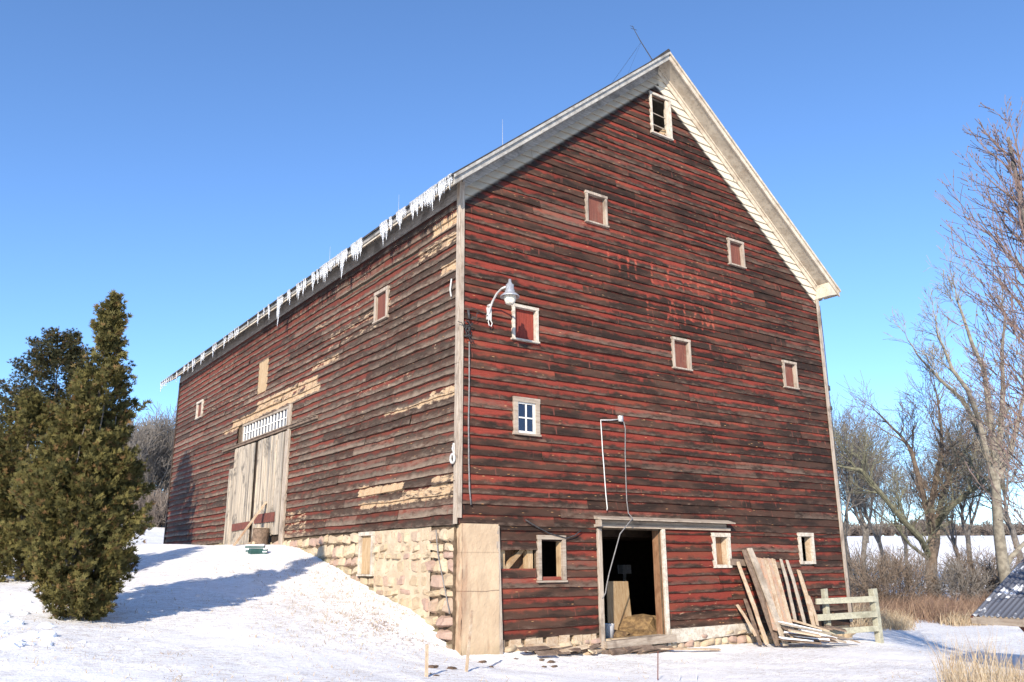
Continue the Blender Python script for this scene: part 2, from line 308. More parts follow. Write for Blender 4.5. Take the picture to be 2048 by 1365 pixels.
for j in range(ny):
    for i in range(nx):
        x,y=gx[i],gy[j]; z=Z[j,i]; 
        z+=.022*fbm(x*1.3,y*1.3)+.05*fbm(x*.25,y*.25,3)
        if -14<x<22 and -9<y<20: z+=.016*mnoise.noise(Vector((x*3.5,y*3.5,1)))
        # bank scuffs
        if .22<x<12.85 and .22<y<23.7: z=min(z,-.72)
        g.v.append((x,y,z)); 
for j in range(ny-1):
    for i in range(nx-1):
        a=j*nx+i; g.f.append((a,a+1,a+nx+1,a+nx))
g.uv=[(0,0)]*len(g.v); g.a=[(0,0,0)]*len(g.v); g.b=[(0,0,0)]*len(g.v)
t=NT('snow_ground',.75,.25); c=t.coord(); xyz=t.sep(c)
n1=t.noise(c,.35,4,.6); n2=t.noise(t.map(c,(1,1,1)),1.6,5,.7,.6); n3=t.noise(c,14,4,.65); n4=t.noise(t.map(c,(3.2,9,3)),1.6,4,.7,.5); n5=t.noise(c,45,3,.6)
col=t.mix(t.ss(n1,.3,.7),(.91,.90,.89),(.83,.83,.83))
br=t.ma('MULTIPLY',t.ss(t.ma('ADD',t.ma('MULTIPLY',n4,.55),t.ma('MULTIPLY',n5,.5)),.50,.585),t.ss(n1,.34,.56,.3,1))
col=t.mix(t.ma('MULTIPLY',br,.5),col,t.mix(t.ss(n3,.4,.6),(.42,.32,.22),(.30,.21,.14)))
bare=t.ss(t.noise(c,.8,5,.75,.3),.69,.74); col=t.mix(t.ma('MULTIPLY',bare,.6),col,(.30,.20,.12))
hh=t.ma('ADD',t.ma('MULTIPLY',n2,1.0),t.ma('ADD',t.ma('MULTIPLY',n3,.55),t.ma('MULTIPLY',n5,.35)))
t.bump(hh,.6,.035); MT['snow']=t.fin(col)
kind(g.build('ground','snow',None,smooth=True),'structure')['label']='rolling ground under thin snow with grass poking through'
# ---------------- barn ----------------
W,L=13.0,23.86; ZS,SL=1.86,.819
def under(x): return 9.47+SL*min(x,W-x)
barn=thing('barn','large weathered red clapboard barn with steep gable roof and stone foundation','barn',(0,0,0))
def stroke_dist(px,pz,segs):
    best=9
    for (ax,az,bx,bz) in segs:
        dx,dz=bx-ax,bz-az; l=dx*dx+dz*dz; tt=0 if l==0 else max(0,min(1,((px-ax)*dx+(pz-az)*dz)/l))
        d=math.hypot(px-ax-tt*dx,pz-az-tt*dz)
        if d<best: best=d
    return best
LET={'H':[(0,0,0,1),(1,0,1,1),(0,.5,1,.5)],'I':[(.5,0,.5,1)],'L':[(0,0,0,1),(0,0,1,0)],'C':[(1,.85,.7,1),(.7,1,.25,1),(.25,1,0,.7),(0,.7,0,.3),(0,.3,.25,0),(.25,0,.75,0),(.75,0,1,.15)],
'R':[(0,0,0,1),(0,1,.8,1),(.8,1,1,.75),(1,.75,.8,.5),(.8,.5,0,.5),(.4,.5,1,0)],'E':[(0,0,0,1),(0,0,1,0),(0,.5,.8,.5),(0,1,1,1)],'S':[(1,.85,.7,1),(.7,1,.2,1),(.2,1,0,.75),(0,.75,.2,.5),(.2,.5,.8,.5),(.8,.5,1,.25),(1,.25,.8,0),(.8,0,.2,0),(.2,0,0,.15)],'T':[(.5,0,.5,1),(0,1,1,1)],
'F':[(0,0,0,1),(0,1,1,1),(0,.5,.8,.5)],'A':[(0,0,.5,1),(.5,1,1,0),(.2,.4,.8,.4)],'M':[(0,0,.1,1),(.1,1,.5,.15),(.5,.15,.9,1),(.9,1,1,0)]}
LSEG=[]
def letters(word,x,z,wd,h,pitch,sl=0):
    for k,ch in enumerate(word):
        ww=wd*(.5 if ch=='I' else 1)
        for (a,b,c_,d) in LET[ch]: LSEG.append((x+a*ww,z+b*h+sl*(x-4),x+c_*ww,z+d*h+sl*(x-4)))
        x+=pitch*(.62 if ch=='I' else 1)
letters('HILLCREST',4.35,8.1,.38,.62,.58,.01); letters('FARM',5.65,7.12,.45,.62,.68,.01)
def siding(mb,kindp,courses,u0,u1,holes,attr,gaps=(),du=.12,seed=1,clip=None,wav=.012,joints=None):
    rr=random.Random(seed)
    for (z0,z1) in courses:
        ov=[(a,b) for (a,b,c_,d) in holes if min(z1,d)-max(z0,c_)>.38*(z1-z0)]
        spans=[(u0,u1)]
        for (a,b) in sorted(ov):
            ns=[]
            for (p,q) in spans:
                if b<=p or a>=q: ns.append((p,q)); continue
                if a>p: ns.append((p,a))
                if b<q: ns.append((b,q))
            spans=ns
        for (p,q) in spans:
            cur=p
            while cur<q-.05:
                ln=rr.uniform(1.8,4.6); e=min(q,cur+ln)
                if q-e<.7: e=q
                rnd=rr.random(); dz=rr.uniform(-.008,.008); ot=rr.uniform(0,.012)+(.02 if rr.random()<.08 else 0); tw=rr.uniform(-.012,.012)
                d=du
                if kindp=='g' and LSEG and e>4.2 and cur<9.6 and z1>7 and z0<8.9: d=.03
                n=max(2,int((e-cur)/d)+1); rows=5; prev=None
                for i in range(n):
                    u=cur+(e-cur-.004)*i/(n-1); fr=i/(n-1)
                    wz=wav*mnoise.noise(Vector((u*.7,z0*3,seed)))+wav*.5*mnoise.noise(Vector((u*3.1,z0*7,seed)))+dz+tw*(fr-.5)
                    wo=abs(wav*1.1*mnoise.noise(Vector((u*.9,z0*5,seed+9))))+ot
                    zt=z1+.014
                    for (gz,ga,gb) in gaps:
                        if z0<=gz<z1 and ga<u<gb: zt=z1-.075
                    colr=[]
                    for (vv,off) in ((0,-.004),(0,.040+wo),(.33,.031+wo*.8),(.66,.020+wo*.4),(1,.008)):
                        z=z0+wz+(zt-z0-wz)*vv; uu=u
                        if clip: 
                            lo,hi=clip(z); uu=min(max(u,lo),hi)
                        a,b=attr(uu,z,rnd)
                        if d<.05: b=(max(0,1-stroke_dist(uu,z,LSEG)/.055),rnd,b[2]) 
                        else: b=(b[0],rnd,b[2])
                        P=(uu,-off,z) if kindp=='g' else (-off,uu,z)
                        colr.append(mb.vert(P,(u+rnd*50,vv),a,b))
                    if prev:
                        for r_ in range(rows-1):
                            if kindp=='g': mb.face(prev[r_],colr[r_],colr[r_+1],prev[r_+1])
                            else: mb.face(colr[r_],prev[r_],prev[r_+1],colr[r_+1])
                    prev=colr
                cur=e
def courses(z0,z1,ex,seed,j=.014):
    rr=random.Random(seed); out=[];z=z0
    while z<z1-.02:
        e=ex+rr.uniform(-j,j); out.append((z,min(z+e,z1))); z+=e
    return out
def clipg(z):
    m=max(0,(z-9.47)/SL); return (min(m,6.5),max(W-m,6.5))
def c01(x): return max(0.,min(1.,x))
def att_g(x,z,r):
    red=.455+.13*c01((7-x)/5)*c01((10-z)/3)-.16*c01((x-8)/4)-.05*c01((z-9)/3)
    if 1.87<z<2.6: red-=.22
    if z<1.87:
        red=.55 if 5.6<x<9.2 else .42
        if z<-.05: red-=.35
        if x<3.7: red=.36+.2*c01((x-2.6))*c01((z-.2))
        if 5.6<x<8.2 and z>.1: red=.74
    if z>9.5: red-=.0
    d=under(x)-z; cream=c01(1-(d-(.36 if x<6.5 else .50))/.44)
    bare=.0
    if 2.0<z<2.5 and x>3.4 and x<8.5: bare=.18
    if z<.2 and 5.9<x<8.9: bare=.22
    if x<1.2 and 1.9<z<3.2: bare=.15
    return (red,bare,cream),(0,r,.55*cream if x<6.5 else 0)  # left of the peak, rake shade and dirt are painted into the cream
GH=[ # x0,x1,z0,z1 outer frame, kind
(3.63,4.35,9.37,10.18,'s'),(8.96,9.64,9.35,10.12,'s'),(1.35,2.08,5.98,6.78,'l'),(1.37,2.08,3.84,4.64,'g'),(6.44,7.11,5.98,6.78,'s'),(10.97,11.6,6.0,6.77,'s'),
(7.48,8.14,.95,1.81,'o'),(10.96,11.62,1.03,1.87,'o'),(1.98,2.74,.73,1.67,'o'),(6.11,6.92,12.62,13.87,'t')]
holes=[(a+.04,b-.04,c_+.04,d-.04) for (a,b,c_,d,k) in GH]
door=(3.74,5.76,-.75,1.87); gap=(.93,1.98,.97,1.36)
ghl=holes+[door,(gap[0]-.1,gap[1]+.1,gap[2],gap[3]),(3.66,8.12,1.86,2.06)]
mb=MB(); siding(mb,'g',courses(ZS,15.0,.207,3),0.0,W,ghl,att_g,clip=clipg,seed=3)
def lowclip(z): return (.93+.05*(1.9-z)/2.5,W)
cs=courses(-.42,ZS,.190,5,.02)
siding(mb,'g',[c_ for c_ in cs],.93,W,ghl,att_g,clip=lowclip,seed=11,wav=.018)
cs2=courses(-.62,-.42,.2,6); siding(mb,'g',cs2,8.9,W,[],att_g,seed=13,wav=.02)
mb.build('gable_siding','gable',barn)
# side siding
PATCH=[(7.7,12.9,6.16,6.40,.66),(7.5,15.5,5.90,6.12,.72),(12.6,16.6,5.72,5.92,.6),(6.3,8.2,6.55,6.75,.6),(12.0,16,6.4,7.0,.3),(.1,1.2,8.45,8.75,.9),(.1,1.9,8.05,8.3,.55),(.1,.8,7.4,7.6,.7),(.1,3.4,4.50,4.66,.62),(.1,1.2,4.6,4.75,.7),
(.05,2.4,2.40,2.66,.62),(2.3,4.65,2.68,2.92,.85),(2.2,4.6,2.38,2.52,.75),(.1,1.0,2.72,2.86,.65),(3.0,7,7.25,7.45,.42),(4.2,8.4,7.75,7.95,.35),(2,5,5.3,5.45,.34),(8.0,9.6,1.8,2.6,.40),(15.0,20.,6.9,7.6,.26),(4,7,6.9,7.1,.35)]
def att_s(y,z,r):
    red=.34+.12*c01((y-4)/5)+.22*c01((z-7.2)/1.2)*c01((y-1)/2)-.08*c01((3-y)/3)
    if 8.0<y<8.9 and 3.9<z<5.1: red-=.25
    if y<8 and z<2.1: red+=.15
    bare=.06+.08*c01(.5+mnoise.noise(Vector((y*.5,z*1.4,5))))
    for (a,b,c_,d,s) in PATCH:
        if a<y<b and c_<z<d: bare=max(bare,s)
    drip=0
    if z>7.9:
        n=.5+.5*mnoise.noise(Vector((y*7,0,2)))+.35*mnoise.noise(Vector((y*.9,0,7))); zl=9.0-1.0*c01(n*1.1-.25)
        drip=c01((z-zl)/.15)*.85 if y<13 else 0
    return (red,bare,0),(0,r,drip)
SH=[(3.35,4.11,7.10,7.89,'s'),(19.67,20.54,6.95,7.63,'s')]
shl=[(a+.04,b-.04,c_+.04,d-.04) for (a,b,c_,d,k) in SH]+[(9.78,14.85,1.5,5.80),(14.7,15.4,1.5,4.42),(12.15,12.95,6.75,7.78)]
mb=MB(); siding(mb,'s',courses(ZS,9.1,.213,21,.02),0.0,L,shl,att_s,gaps=[(8.22,1.9,6.4),(7.35,4.2,5.1),(4.75,8.9,9.5)],seed=22,wav=.03)
mb.build('side_siding','side',barn)
# plain far walls with boards
mb=MB()
for z0,z1 in courses(-.9,9.4,.22,8): mb.hexa([(W,0.02,z0),(W+.035,0.02,z0),(W+.035,L,z0),(W,L,z0),(W,0.02,z1),(W+.01,0.02,z1),(W+.01,L,z1),(W,L,z1)],a=(.45,.05,0),b=(0,R.random(),0),uv=(.1,.5))
for z0,z1 in courses(-.6,15,.22,9):
    lo,hi=clipg(z0); l2,h2=clipg(z1); mb.hexa([(lo,L,z0),(hi,L,z0),(hi,L+.035,z0),(lo,L+.035,z0),(l2,L,z1),(h2,L,z1),(h2,L+.01,z1),(l2,L+.01,z1)],a=(.45,.05,0),b=(0,R.random(),0),uv=(.1,.5))
mb.build('rear_siding','side',barn)
# backing walls (dark sheathing) with holes
def backing(mb,plane,u0,u1,z0f,z1f,hl,off,th):
    us=sorted(set([u0,u1]+[min(max(q,u0),u1) for h in hl for q in h[:2]]+([6.5] if plane=='g' else [])))
    for a,b in zip(us,us[1:]):
        if b-a<1e-4: continue
        m=(a+b)/2; zs=[(z0f,None)]; cuts=sorted([(h[2],h[3]) for h in hl if h[0]<=m<=h[1]])
        lo=z0f; segs=[]
        for c0,c1 in cuts:
            if c0>lo: segs.append((lo,c0))
            lo=max(lo,c1)
        segs.append((lo,None))
        for (p,q) in segs:
            qa=z1f(a) if q is None else q; qb=z1f(b) if q is None else q
            if plane=='g': mb.hexa([(a,off,p),(b,off,p),(b,off+th,p),(a,off+th,p),(a,off,qa),(b,off,qb),(b,off+th,qb),(a,off+th,qa)])
            else: mb.hexa([(off,a,p),(off+th,a,p),(off+th,b,p),(off,b,p),(off,a,qa),(off+th,a,qa),(off+th,b,qb),(off,b,qb)])
mb=MB(); bh=[(a+.065,b-.065,c_+.03,d-.065) for (a,b,c_,d,k) in GH if k in 'otgls']+[(3.77,5.71,-.9,1.83),(gap[0]+.05,gap[1],gap[2]-.05,gap[3]+.05)]
backing(mb,'g',.05,W-.02,ZS-.02,lambda x:under(x)-.0,[h for h in bh if h[3]>ZS],.012,.05)
backing(mb,'g',.9,W-.02,-.72,lambda x:ZS-.021,[h for h in bh if h[3]<=ZS],.012,.05)
backing(mb,'s',.07,L-.05,ZS-.02,lambda x:9.4,[(a+.09,b-.09,c_+.09,d-.09) for (a,b,c_,d,k) in SH]+[(10.0,14.2,5.2,5.77)],.012,.05)
mb.box(W-.08,W-.01,.1,L-.1,-.9,9.5); 
mb.hexa([(0.05,L-.08,-.9),(W-.1,L-.08,-.9),(W-.1,L-.02,-.9),(.05,L-.02,-.9),(.05,L-.08,9.4),(W-.1,L-.08,9.4),(W-.1,L-.02,9.4),(.05,L-.02,9.4)])
mb.hexa([(0.05,L-.08,9.4),(W-.1,L-.08,9.4),(W-.1,L-.02,9.4),(.05,L-.02,9.4),(6.4,L-.08,14.7),(6.6,L-.08,14.7),(6.6,L-.02,14.7),(6.4,L-.02,14.7)])
mb.build('inner_wall','gap',barn)
# interior
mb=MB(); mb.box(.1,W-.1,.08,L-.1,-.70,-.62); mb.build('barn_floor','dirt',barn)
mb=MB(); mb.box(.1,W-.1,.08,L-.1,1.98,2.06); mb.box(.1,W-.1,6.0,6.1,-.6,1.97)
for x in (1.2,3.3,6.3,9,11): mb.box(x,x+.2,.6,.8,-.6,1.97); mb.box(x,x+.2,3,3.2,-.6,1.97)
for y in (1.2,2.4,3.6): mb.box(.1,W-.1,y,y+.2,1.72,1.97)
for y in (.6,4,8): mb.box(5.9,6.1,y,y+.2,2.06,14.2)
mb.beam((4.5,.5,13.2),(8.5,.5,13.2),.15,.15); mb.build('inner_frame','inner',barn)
# ---- roof
def rz(x): return 9.70+SL*min(x,W-x)   # top surface
Y0,Y1,OE=-.52,L+1.45,.50
mb=MB()
for sgn in (0,1):
    X=lambda x:(x if sgn==0 else W-x)
    n=60
    for i in range(n):
        a=Y0+(Y1-Y0)*i/n;b=Y0+(Y1-Y0)*(i+1)/n
        e=-OE-.05-.02*R.random()
        pts=[(X(e),a,rz(e)),(X(W/2),a,rz(W/2)),(X(W/2),b,rz(W/2)),(X(e),b,rz(e))]
        T=[(p[0],p[1],p[2]+.03) for p in pts]; Bt=[(p[0],p[1],p[2]-.02) for p in pts]
        if sgn==1: T=T[::-1];Bt=Bt[::-1]
        mb.hexa(Bt+T)
mb.tube([(W/2,Y0-.01,rz(W/2)+.03),(W/2,Y1,rz(W/2)+.03)],.06,6)
mb.build('roof','roof',barn)
mb=MB() # roof underboards incl. overhang soffit at gable (inside the rake)
for sgn in (0,1):
    X=lambda x:(x if sgn==0 else W-x); e=-OE+.03
    for (ya,yb) in ((Y0+.05,-.0),(.062,L)):
        pts=[(X(e),ya,rz(e)-.24),(X(W/2),ya,rz(W/2)-.24),(X(W/2),yb,rz(W/2)-.24),(X(e),yb,rz(e)-.24)]; T=[(p[0],p[1],p[2]+.2) for p in pts]
        if sgn: pts=pts[::-1];T=T[::-1]
        mb.hexa(pts+T)
mb.build('soffit','cream',barn)
def rake(x0,x1,y0,y1,dt,db,sgn,mb):
    X=lambda x:(x if sgn==0 else W-x)
    pts=[(X(x0),y0,rz(x0)-db),(X(x1),y0,rz(x1)-db),(X(x1),y1,rz(x1)-db),(X(x0),y1,rz(x0)-db),(X(x0),y0,rz(x0)-dt),(X(x1),y0,rz(x1)-dt),(X(x1),y1,rz(x1)-dt),(X(x0),y1,rz(x0)-dt)]
    if sgn: pts=[pts[i] for i in (1,0,3,2,5,4,7,6)]
    mb.hexa(pts)
for sgn in (0,1):
    mb=MB(); cuts=[-OE,1.9,4.4,W/2]
    for a,b in zip(cuts,cuts[1:]): rake(a,b-.006,-.53+R.uniform(-.004,.004),-.48,.025,.255,sgn,mb)
    for a,b in zip([-OE-.02,3.1,W/2],[3.1,W/2]): rake(a,b-.004,-.575,-.531,.02,.10,sgn,mb)
    mb.build('rake_board','rake' if sgn==0 else 'cream',barn,bevel=.006)
    mb=MB(); rake(-.02,W/2,-.075,-.045,.241,.46,sgn,mb); rake(-.02,W/2,-.115,-.076,.241,.30,sgn,mb)
    mb.build('frieze_board','greyh' if sgn==0 else 'cream',barn,bevel=.005)  # left frieze greyed: dirt and the rake's shade put into its colour
# eaves
for sgn in (0,1):
    X=lambda x:(x if sgn==0 else W-x)
    mb=MB()
    def bx(x0,x1,*r): a,b=sorted((X(x0),X(x1))); mb.box(a,b,*r)
    yy=[-.50,4.1,9.0,13.6,18.2,Y1]
    for a,b in zip(yy,yy[1:]): bx(-OE-.0,-OE+.03,a,b-.008,9.13+R.uniform(-.006,.006),9.255)
    mb.build('fascia_board','greyh' if sgn==0 else 'cream',barn)
    mb=MB()
    yy=[0.0,3.7,8.3,13.1,17.7,L+.02]
    for a,b in zip(yy,yy[1:]): bx(-.065,-.035,a,b-.008,9.03+R.uniform(-.004,.004),9.26); bx(-.05,-.02,a,b,9.265,9.42)
    mb.build('eave_frieze','greyh' if sgn==0 else 'cream',barn)
    y=.5
    while y<L+1.3: mb=MB(); mb.hexa([(X(-OE+.04),y,9.12),(X(-.02),y,9.40),(X(-.02),y+.06,9.40),(X(-OE+.04),y+.06,9.12),(X(-OE+.04),y,9.24),(X(-.02),y,9.52),(X(-.02),y+.06,9.52),(X(-OE+.04),y+.06,9.24)]); mb.build('rafter_tail','greyh',barn); y+=.75
mb=MB(); mb.hexa([(W-.0,-.50,9.0),(W+.50,-.50,9.13),(W+.5,-.02,9.13),(W,-.02,9.0),(W,-.5,9.42),(W+.5,-.5,9.25),(W+.5,-.02,9.25),(W,-.02,9.42)]); mb.build('eave_return','cream',barn)
# corner boards
mb=MB()
for a,b in ((1.86,5.2),(5.205,9.44)): mb.box(-.075,-.045,-.07,.06,a,b) 
mb.build('corner_board','trimv',barn,bevel=.006)
mb=MB(); mb.box(-.044,.055,-.078,-.048,1.98,9.44); mb.build('corner_board','trimv',barn,bevel=.006)
mb=MB(); mb.box(W-.08,W+.06,-.075,-.045,-.55,9.0); mb.box(W+.038,W+.065,-.045,.12,-.55,9.0); mb.build('corner_board','trimv',barn,bevel=.006)
mb=MB(); mb.box(-.07,-.04,L-.12,L+.03,1.86,9.05); mb.build('corner_board','side',barn)
# ---- windows
def frame(nm,plane,x0,x1,z0,z1,fw,mat,parent,out=.085,inn=.0,sill=True,depth=.10,extra=True):
    mb=MB()
    def b(a0,a1,o0,o1,c0,c1):
        if plane=='g': mb.box(a0,a1,-o1,-o0,c0,c1)
        else: mb.box(-o1,-o0,a0,a1,c0,c1)
    j=lambda:R.uniform(-.006,.006)
    b(x0,x0+fw,inn,out+j(),z0,z1-fw-.003); b(x1-fw,x1,inn,out+j(),z0,z1-fw-.003); b(x0-.01,x1+.01,inn,out+.006,z1-fw,z1)
    b(x0-.02,x1+.02,inn,out+.02,z0-.045,z0-.003) if sill else b(x0+fw+.002,x1-fw-.002,inn,out-.01,z0,z0+fw*.8)
    # jamb lining
    if extra:
        b(x0+fw-.02,x0+fw-.001,-depth,inn-.001,z0+.001,z1-fw); b(x1-fw+.001,x1-fw+.02,-depth,inn-.001,z0+.001,z1-fw); b(x0+fw,x1-fw,-depth,inn-.001,z1-fw,z1-fw+.02); b(x0+fw,x1-fw,-depth,inn-.001,z0-.02,z0)
    return mb.build(nm,mat,parent,bevel=.004)
def shutter(plane,x0,x1,z0,z1,mat,parent,off=-.005,n=4,lab=None,wd=.02):
    mb=MB(); w_=(x1-x0)/n
    for i in range(n):
        a=x0+i*w_+.002;b=a+w_-.005; o=off+R.uniform(-.004,.004)
        if plane=='g': mb.box(a,b,-o-wd,-o,z0+.001,z1-.001)
        else: mb.box(-o-wd,-o,a,b,z0+.001,z1-.001)
    o=mb.build('shutter',mat,parent); 
    if lab:o['label']=lab
    return o
def winpart(name='window'):
    o=bpy.data.objects.new(name,None); COL.objects.link(o); o.parent=barn; o['wloc']=[0,0,0]; o.empty_display_size=.1; return o
for (x0,x1,z0,z1,k) in GH:
    wp=winpart()
    if k in 'sl':
        wp['label']='small shuttered opening with worn pale trim'
        frame('window_frame','g',x0,x1,z0,z1,.07,'trimv' if k=='s' else 'white',wp)
        shutter('g',x0+.07,x1-.07,z0,z1-.07,'shutred' if k=='l' else 'shut',wp,off=-.045,n=3)
    elif k=='g':
        wp['label']='four pane window with white sash'
        frame('window_frame','g',x0,x1,z0,z1,.11,'trimh',wp)
        mb=MB(); a,b,c_,d=x0+.11,x1-.11,z0+.01,z1-.11; s=.035
        mb.box(a,a+s,-.05,-.02,c_,d); mb.box(b-s-.02,b,-.05,-.02,c_,d); mb.box(a+s,b-s,-.049,-.02,c_,c_+s+.01); mb.box(a+s,b-s,-.049,-.02,d-s,d); mb.box((a+b)/2-.015,(a+b)/2+.015,-.047,-.02,c_+s,d-s); mb.box(a+s,b-s,-.045,-.02,(c_+d)/2-.014,(c_+d)/2+.014)
        mb.build('sash','sashw',wp)
        mb=MB(); mb.box(a+.01,b-.01,-.026,-.021,c_+.01,d-.01); mb.build('pane','glass',wp)
    elif k=='o':
        wp['label']='open unglazed opening with bleached trim'
        frame('window_frame','g',x0,x1,z0,z1,.09 if x0<3 else .10,'white' if x0>3 else 'trimh',wp,sill=x0<3,depth=.16)
        if x0>7: 
            mb=MB(); mb.box(x1-.12,x1-.101,-.02,.13,z0+.01,z1-.12); mb.build('jamb','loosetan',wp)
        if 7<x0<8: shutter('g',x0+.10,x1-.10,z0,z1-.1,'brownv',wp,off=-.16,n=2)
        if x0<3: 
            mb=MB(); mb.box(x1-.109,x1-.091,-.01,.13,z0+.01,z1-.1); mb.build('jamb','tan',wp)
        if x0>10: mb=MB(); mb.hexa([(x0+.12,.1,z0),(x0+.30,.1,z0),(x0+.30,.12,z0),(x0+.12,.12,z0),(x0+.14,.1,z0+.30),(x0+.26,.1,z0+.38),(x0+.26,.12,z0+.38),(x0+.14,.12,z0+.30)]); mb.build('broken_board','tan',wp)
    else:
        wp['label']='open loft window with broken muntins under the peak'
        frame('window_frame','g',x0,x1,z0,z1,.07,'white',wp,depth=.14)
        mb=MB(); mb.box(x1-.20,x1-.08,-.075,-.03,z0+.02,z1-.1); mb.build('sash','cream',wp)
        for q_ in (.62,.26): mb=MB(); mb.beam((x0+.08,-.03,z0+q_),(x1-.2,-.03,z0+q_-.02),.02,.02); mb.build('muntin','trimh',wp)
        mb=MB(); mb.beam((x0+.35,.1,z0-.02),(x1-.18,.02,z0+.26),.14,.02,(0,1,0)); mb.build('broken_board','tan',wp)
for i,(x0,x1,z0,z1,k) in enumerate(SH):
    wp=winpart(); wp['label']='small shuttered opening in the long side wall'
    frame('window_frame','s',x0,x1,z0,z1,.09,'trimv' if i==0 else 'white',wp); shutter('s',x0+.09,x1-.09,z0,z1-.09,'shut',wp,n=3)
shutter('s',12.1,13.0,6.70,7.82,'tan',barn,off=.03,n=1,lab='former side opening covered by pale boards')
# glazed transom + track + sliding doors (side)
wp=winpart('transom'); wp['label']='long row of small panes above the sliding door'
frame('window_frame','s',9.86,14.18,5.18,5.82,.07,'trimh',wp,sill=False)
mb=MB(); 
for i in range(15):
    y=9.97+i*(4.1/14); th=.022 if i%5 else .035; mb.box(-.068,-.03,y-th,y+th,5.24,5.74)
mb.box(-.062,-.03,9.93,14.11,5.475,5.505); mb.build('muntins','sashw',wp)
mb=MB(); mb.box(-.026,-.02,9.92,14.12,5.2,5.76); mb.build('pane','glass',wp)
tr=MB(); tr.box(-.11,-.05,7.5,16.3,5.09,5.16); 
for k in range(36): 
    y=7.5+k*.243; tr.box(-.13-R.random()*.02,-.05,y,y+.22,5.163,5.18+R.random()*.02)
tr.build('door_track','loosedark',barn)
dp=winpart('sliding_door'); dp['label']='silver grey vertical board sliding door'
def vboards(y0,y1,z0,z1,mat,nm,off,parent,n=None,rag=.05,leave=()):
    mb=MB(); n=n or int((y1-y0)/.19); w_=(y1-y0)/n
    for i in range(n):
        if i in leave: continue
        a=y0+i*w_+.003; b=a+w_-.008; o=off+R.uniform(-.008,.008); zz=z0+R.uniform(0,rag)
        mb.box(-o-.025,-o,a,b,zz,z1+R.uniform(-.02,.0))
        if i%2==0 and R.random()<.6: mb.box(-o-.045,-o-.026,b-.02,b+.03,zz+.05,z1-.03)
    return mb.build(nm,mat,parent)
vboards(10.0,12.05,1.95,5.05,'greyv','door_leaf',.075,dp,leave=()); vboards(12.1,14.7,1.62,5.05,'greyv','door_leaf',.068,dp,rag=.1,leave=(1,2))
vboards(14.5,15.4,1.62,4.4,'greyv','door_leaf',.04,dp)
mb=MB(); mb.box(-.145,-.115,10.33,12.1,2.36,2.64); mb.hexa([(-.14,12.6,2.24),(-.11,12.6,2.24),(-.11,14.35,2.2),(-.14,14.35,2.2),(-.14,12.6,2.46),(-.11,12.6,2.46),(-.11,14.35,2.44),(-.14,14.35,2.44)]); mb.build('cross_plank','rust',dp)
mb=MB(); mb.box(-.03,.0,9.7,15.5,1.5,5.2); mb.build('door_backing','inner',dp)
mb=MB(); mb.box(-.10,-.03,9.62,9.78,1.6,5.85); mb.box(-.09,-.03,9.79,9.95,1.6,5.05); mb.build('door_post','trimv',barn,bevel=.006)
# ---- gable doorway
dw=winpart('doorway'); dw['label']='open lower doorway with bleached plank jambs'
mb=MB(); mb.box(3.66,3.78,-.10,-.035,-.95,1.84); mb.build('jamb','trimv',dw,bevel=.006)
mb=MB(); mb.box(5.69,5.79,-.11,-.035,-.78,1.86); mb.build('jamb','white',dw,bevel=.008)
mb=MB(); mb.box(5.715,5.745,-.034,.27,-.62,1.83); mb.build('inner_jamb','brownv',dw)
mb=MB(); mb.box(3.6,8.15,-.10,-.03,1.865,1.935); mb.box(3.66,8.05,-.055,-.03,1.936,2.03); mb.hexa([(3.6,-.30,2.03),(8.15,-.28,2.03),(8.15,-.03,2.05),(3.6,-.03,2.05),(3.6,-.30,2.06),(8.15,-.28,2.06),(8.15,-.03,2.13),(3.6,-.03,2.13)]); mb.box(3.6,3.64,-.27,-.10,1.88,2.029); mb.build('track_hood','trimh',dw)
mb=MB(); mb.hexa([(3.72,-.24,-.72),(5.9,-.2,-.70),(5.9,.2,-.70),(3.72,.2,-.72),(3.72,-.2,-.58),(5.9,-.18,-.53),(5.9,.2,-.53),(3.72,.2,-.58)]); mb.build('threshold','trimh',dw)
# lower edge: rotten sill, white plank, skirt boards, rubble
mb=MB(); mb.hexa([(5.85,-.10,-.74),(8.85,-.10,-.62),(8.85,-.02,-.62),(5.85,-.02,-.74),(5.85,-.09,-.42),(8.85,-.09,-.40),(8.85,-.02,-.40),(5.85,-.02,-.42)]); mb.build('sill_plank','white',barn)['label']='white painted plank along the foot of the wall'
mb=MB()
x=1.02
while x<3.6:
    w_=R.uniform(.12,.3); zz=R.uniform(-.78,-.6); mb.box(x,x+w_,-.03+R.uniform(-.02,.01),.02,zz,-.40); x+=w_+R.choice([.02,.02,.12])
mb.build('skirt_board','loosetan',barn)
mb=MB(); mb.hexa([(.93,-.125,-.72),(1.04,-.125,-.72),(1.04,-.05,-.72),(.93,-.05,-.72),(.86,-.125,1.84),(.95,-.125,1.84),(.95,-.05,1.84),(.86,-.05,1.84)]); mb.build('edge_board','trimv',barn,bevel=.006)
mb=MB(); mb.box(.98,1.2,.05,.2,-.6,1.9); mb.box(1.78,1.93,.05,.2,-.6,1.9); mb.beam((1.22,.12,.95),(1.75,.14,1.42),.10,.1); mb.build('inner_stud','tan',barn)
mb=MB(); mb.box(.95,2.0,.3,.34,.7,1.5); mb.build('inner_board','brownv',barn)
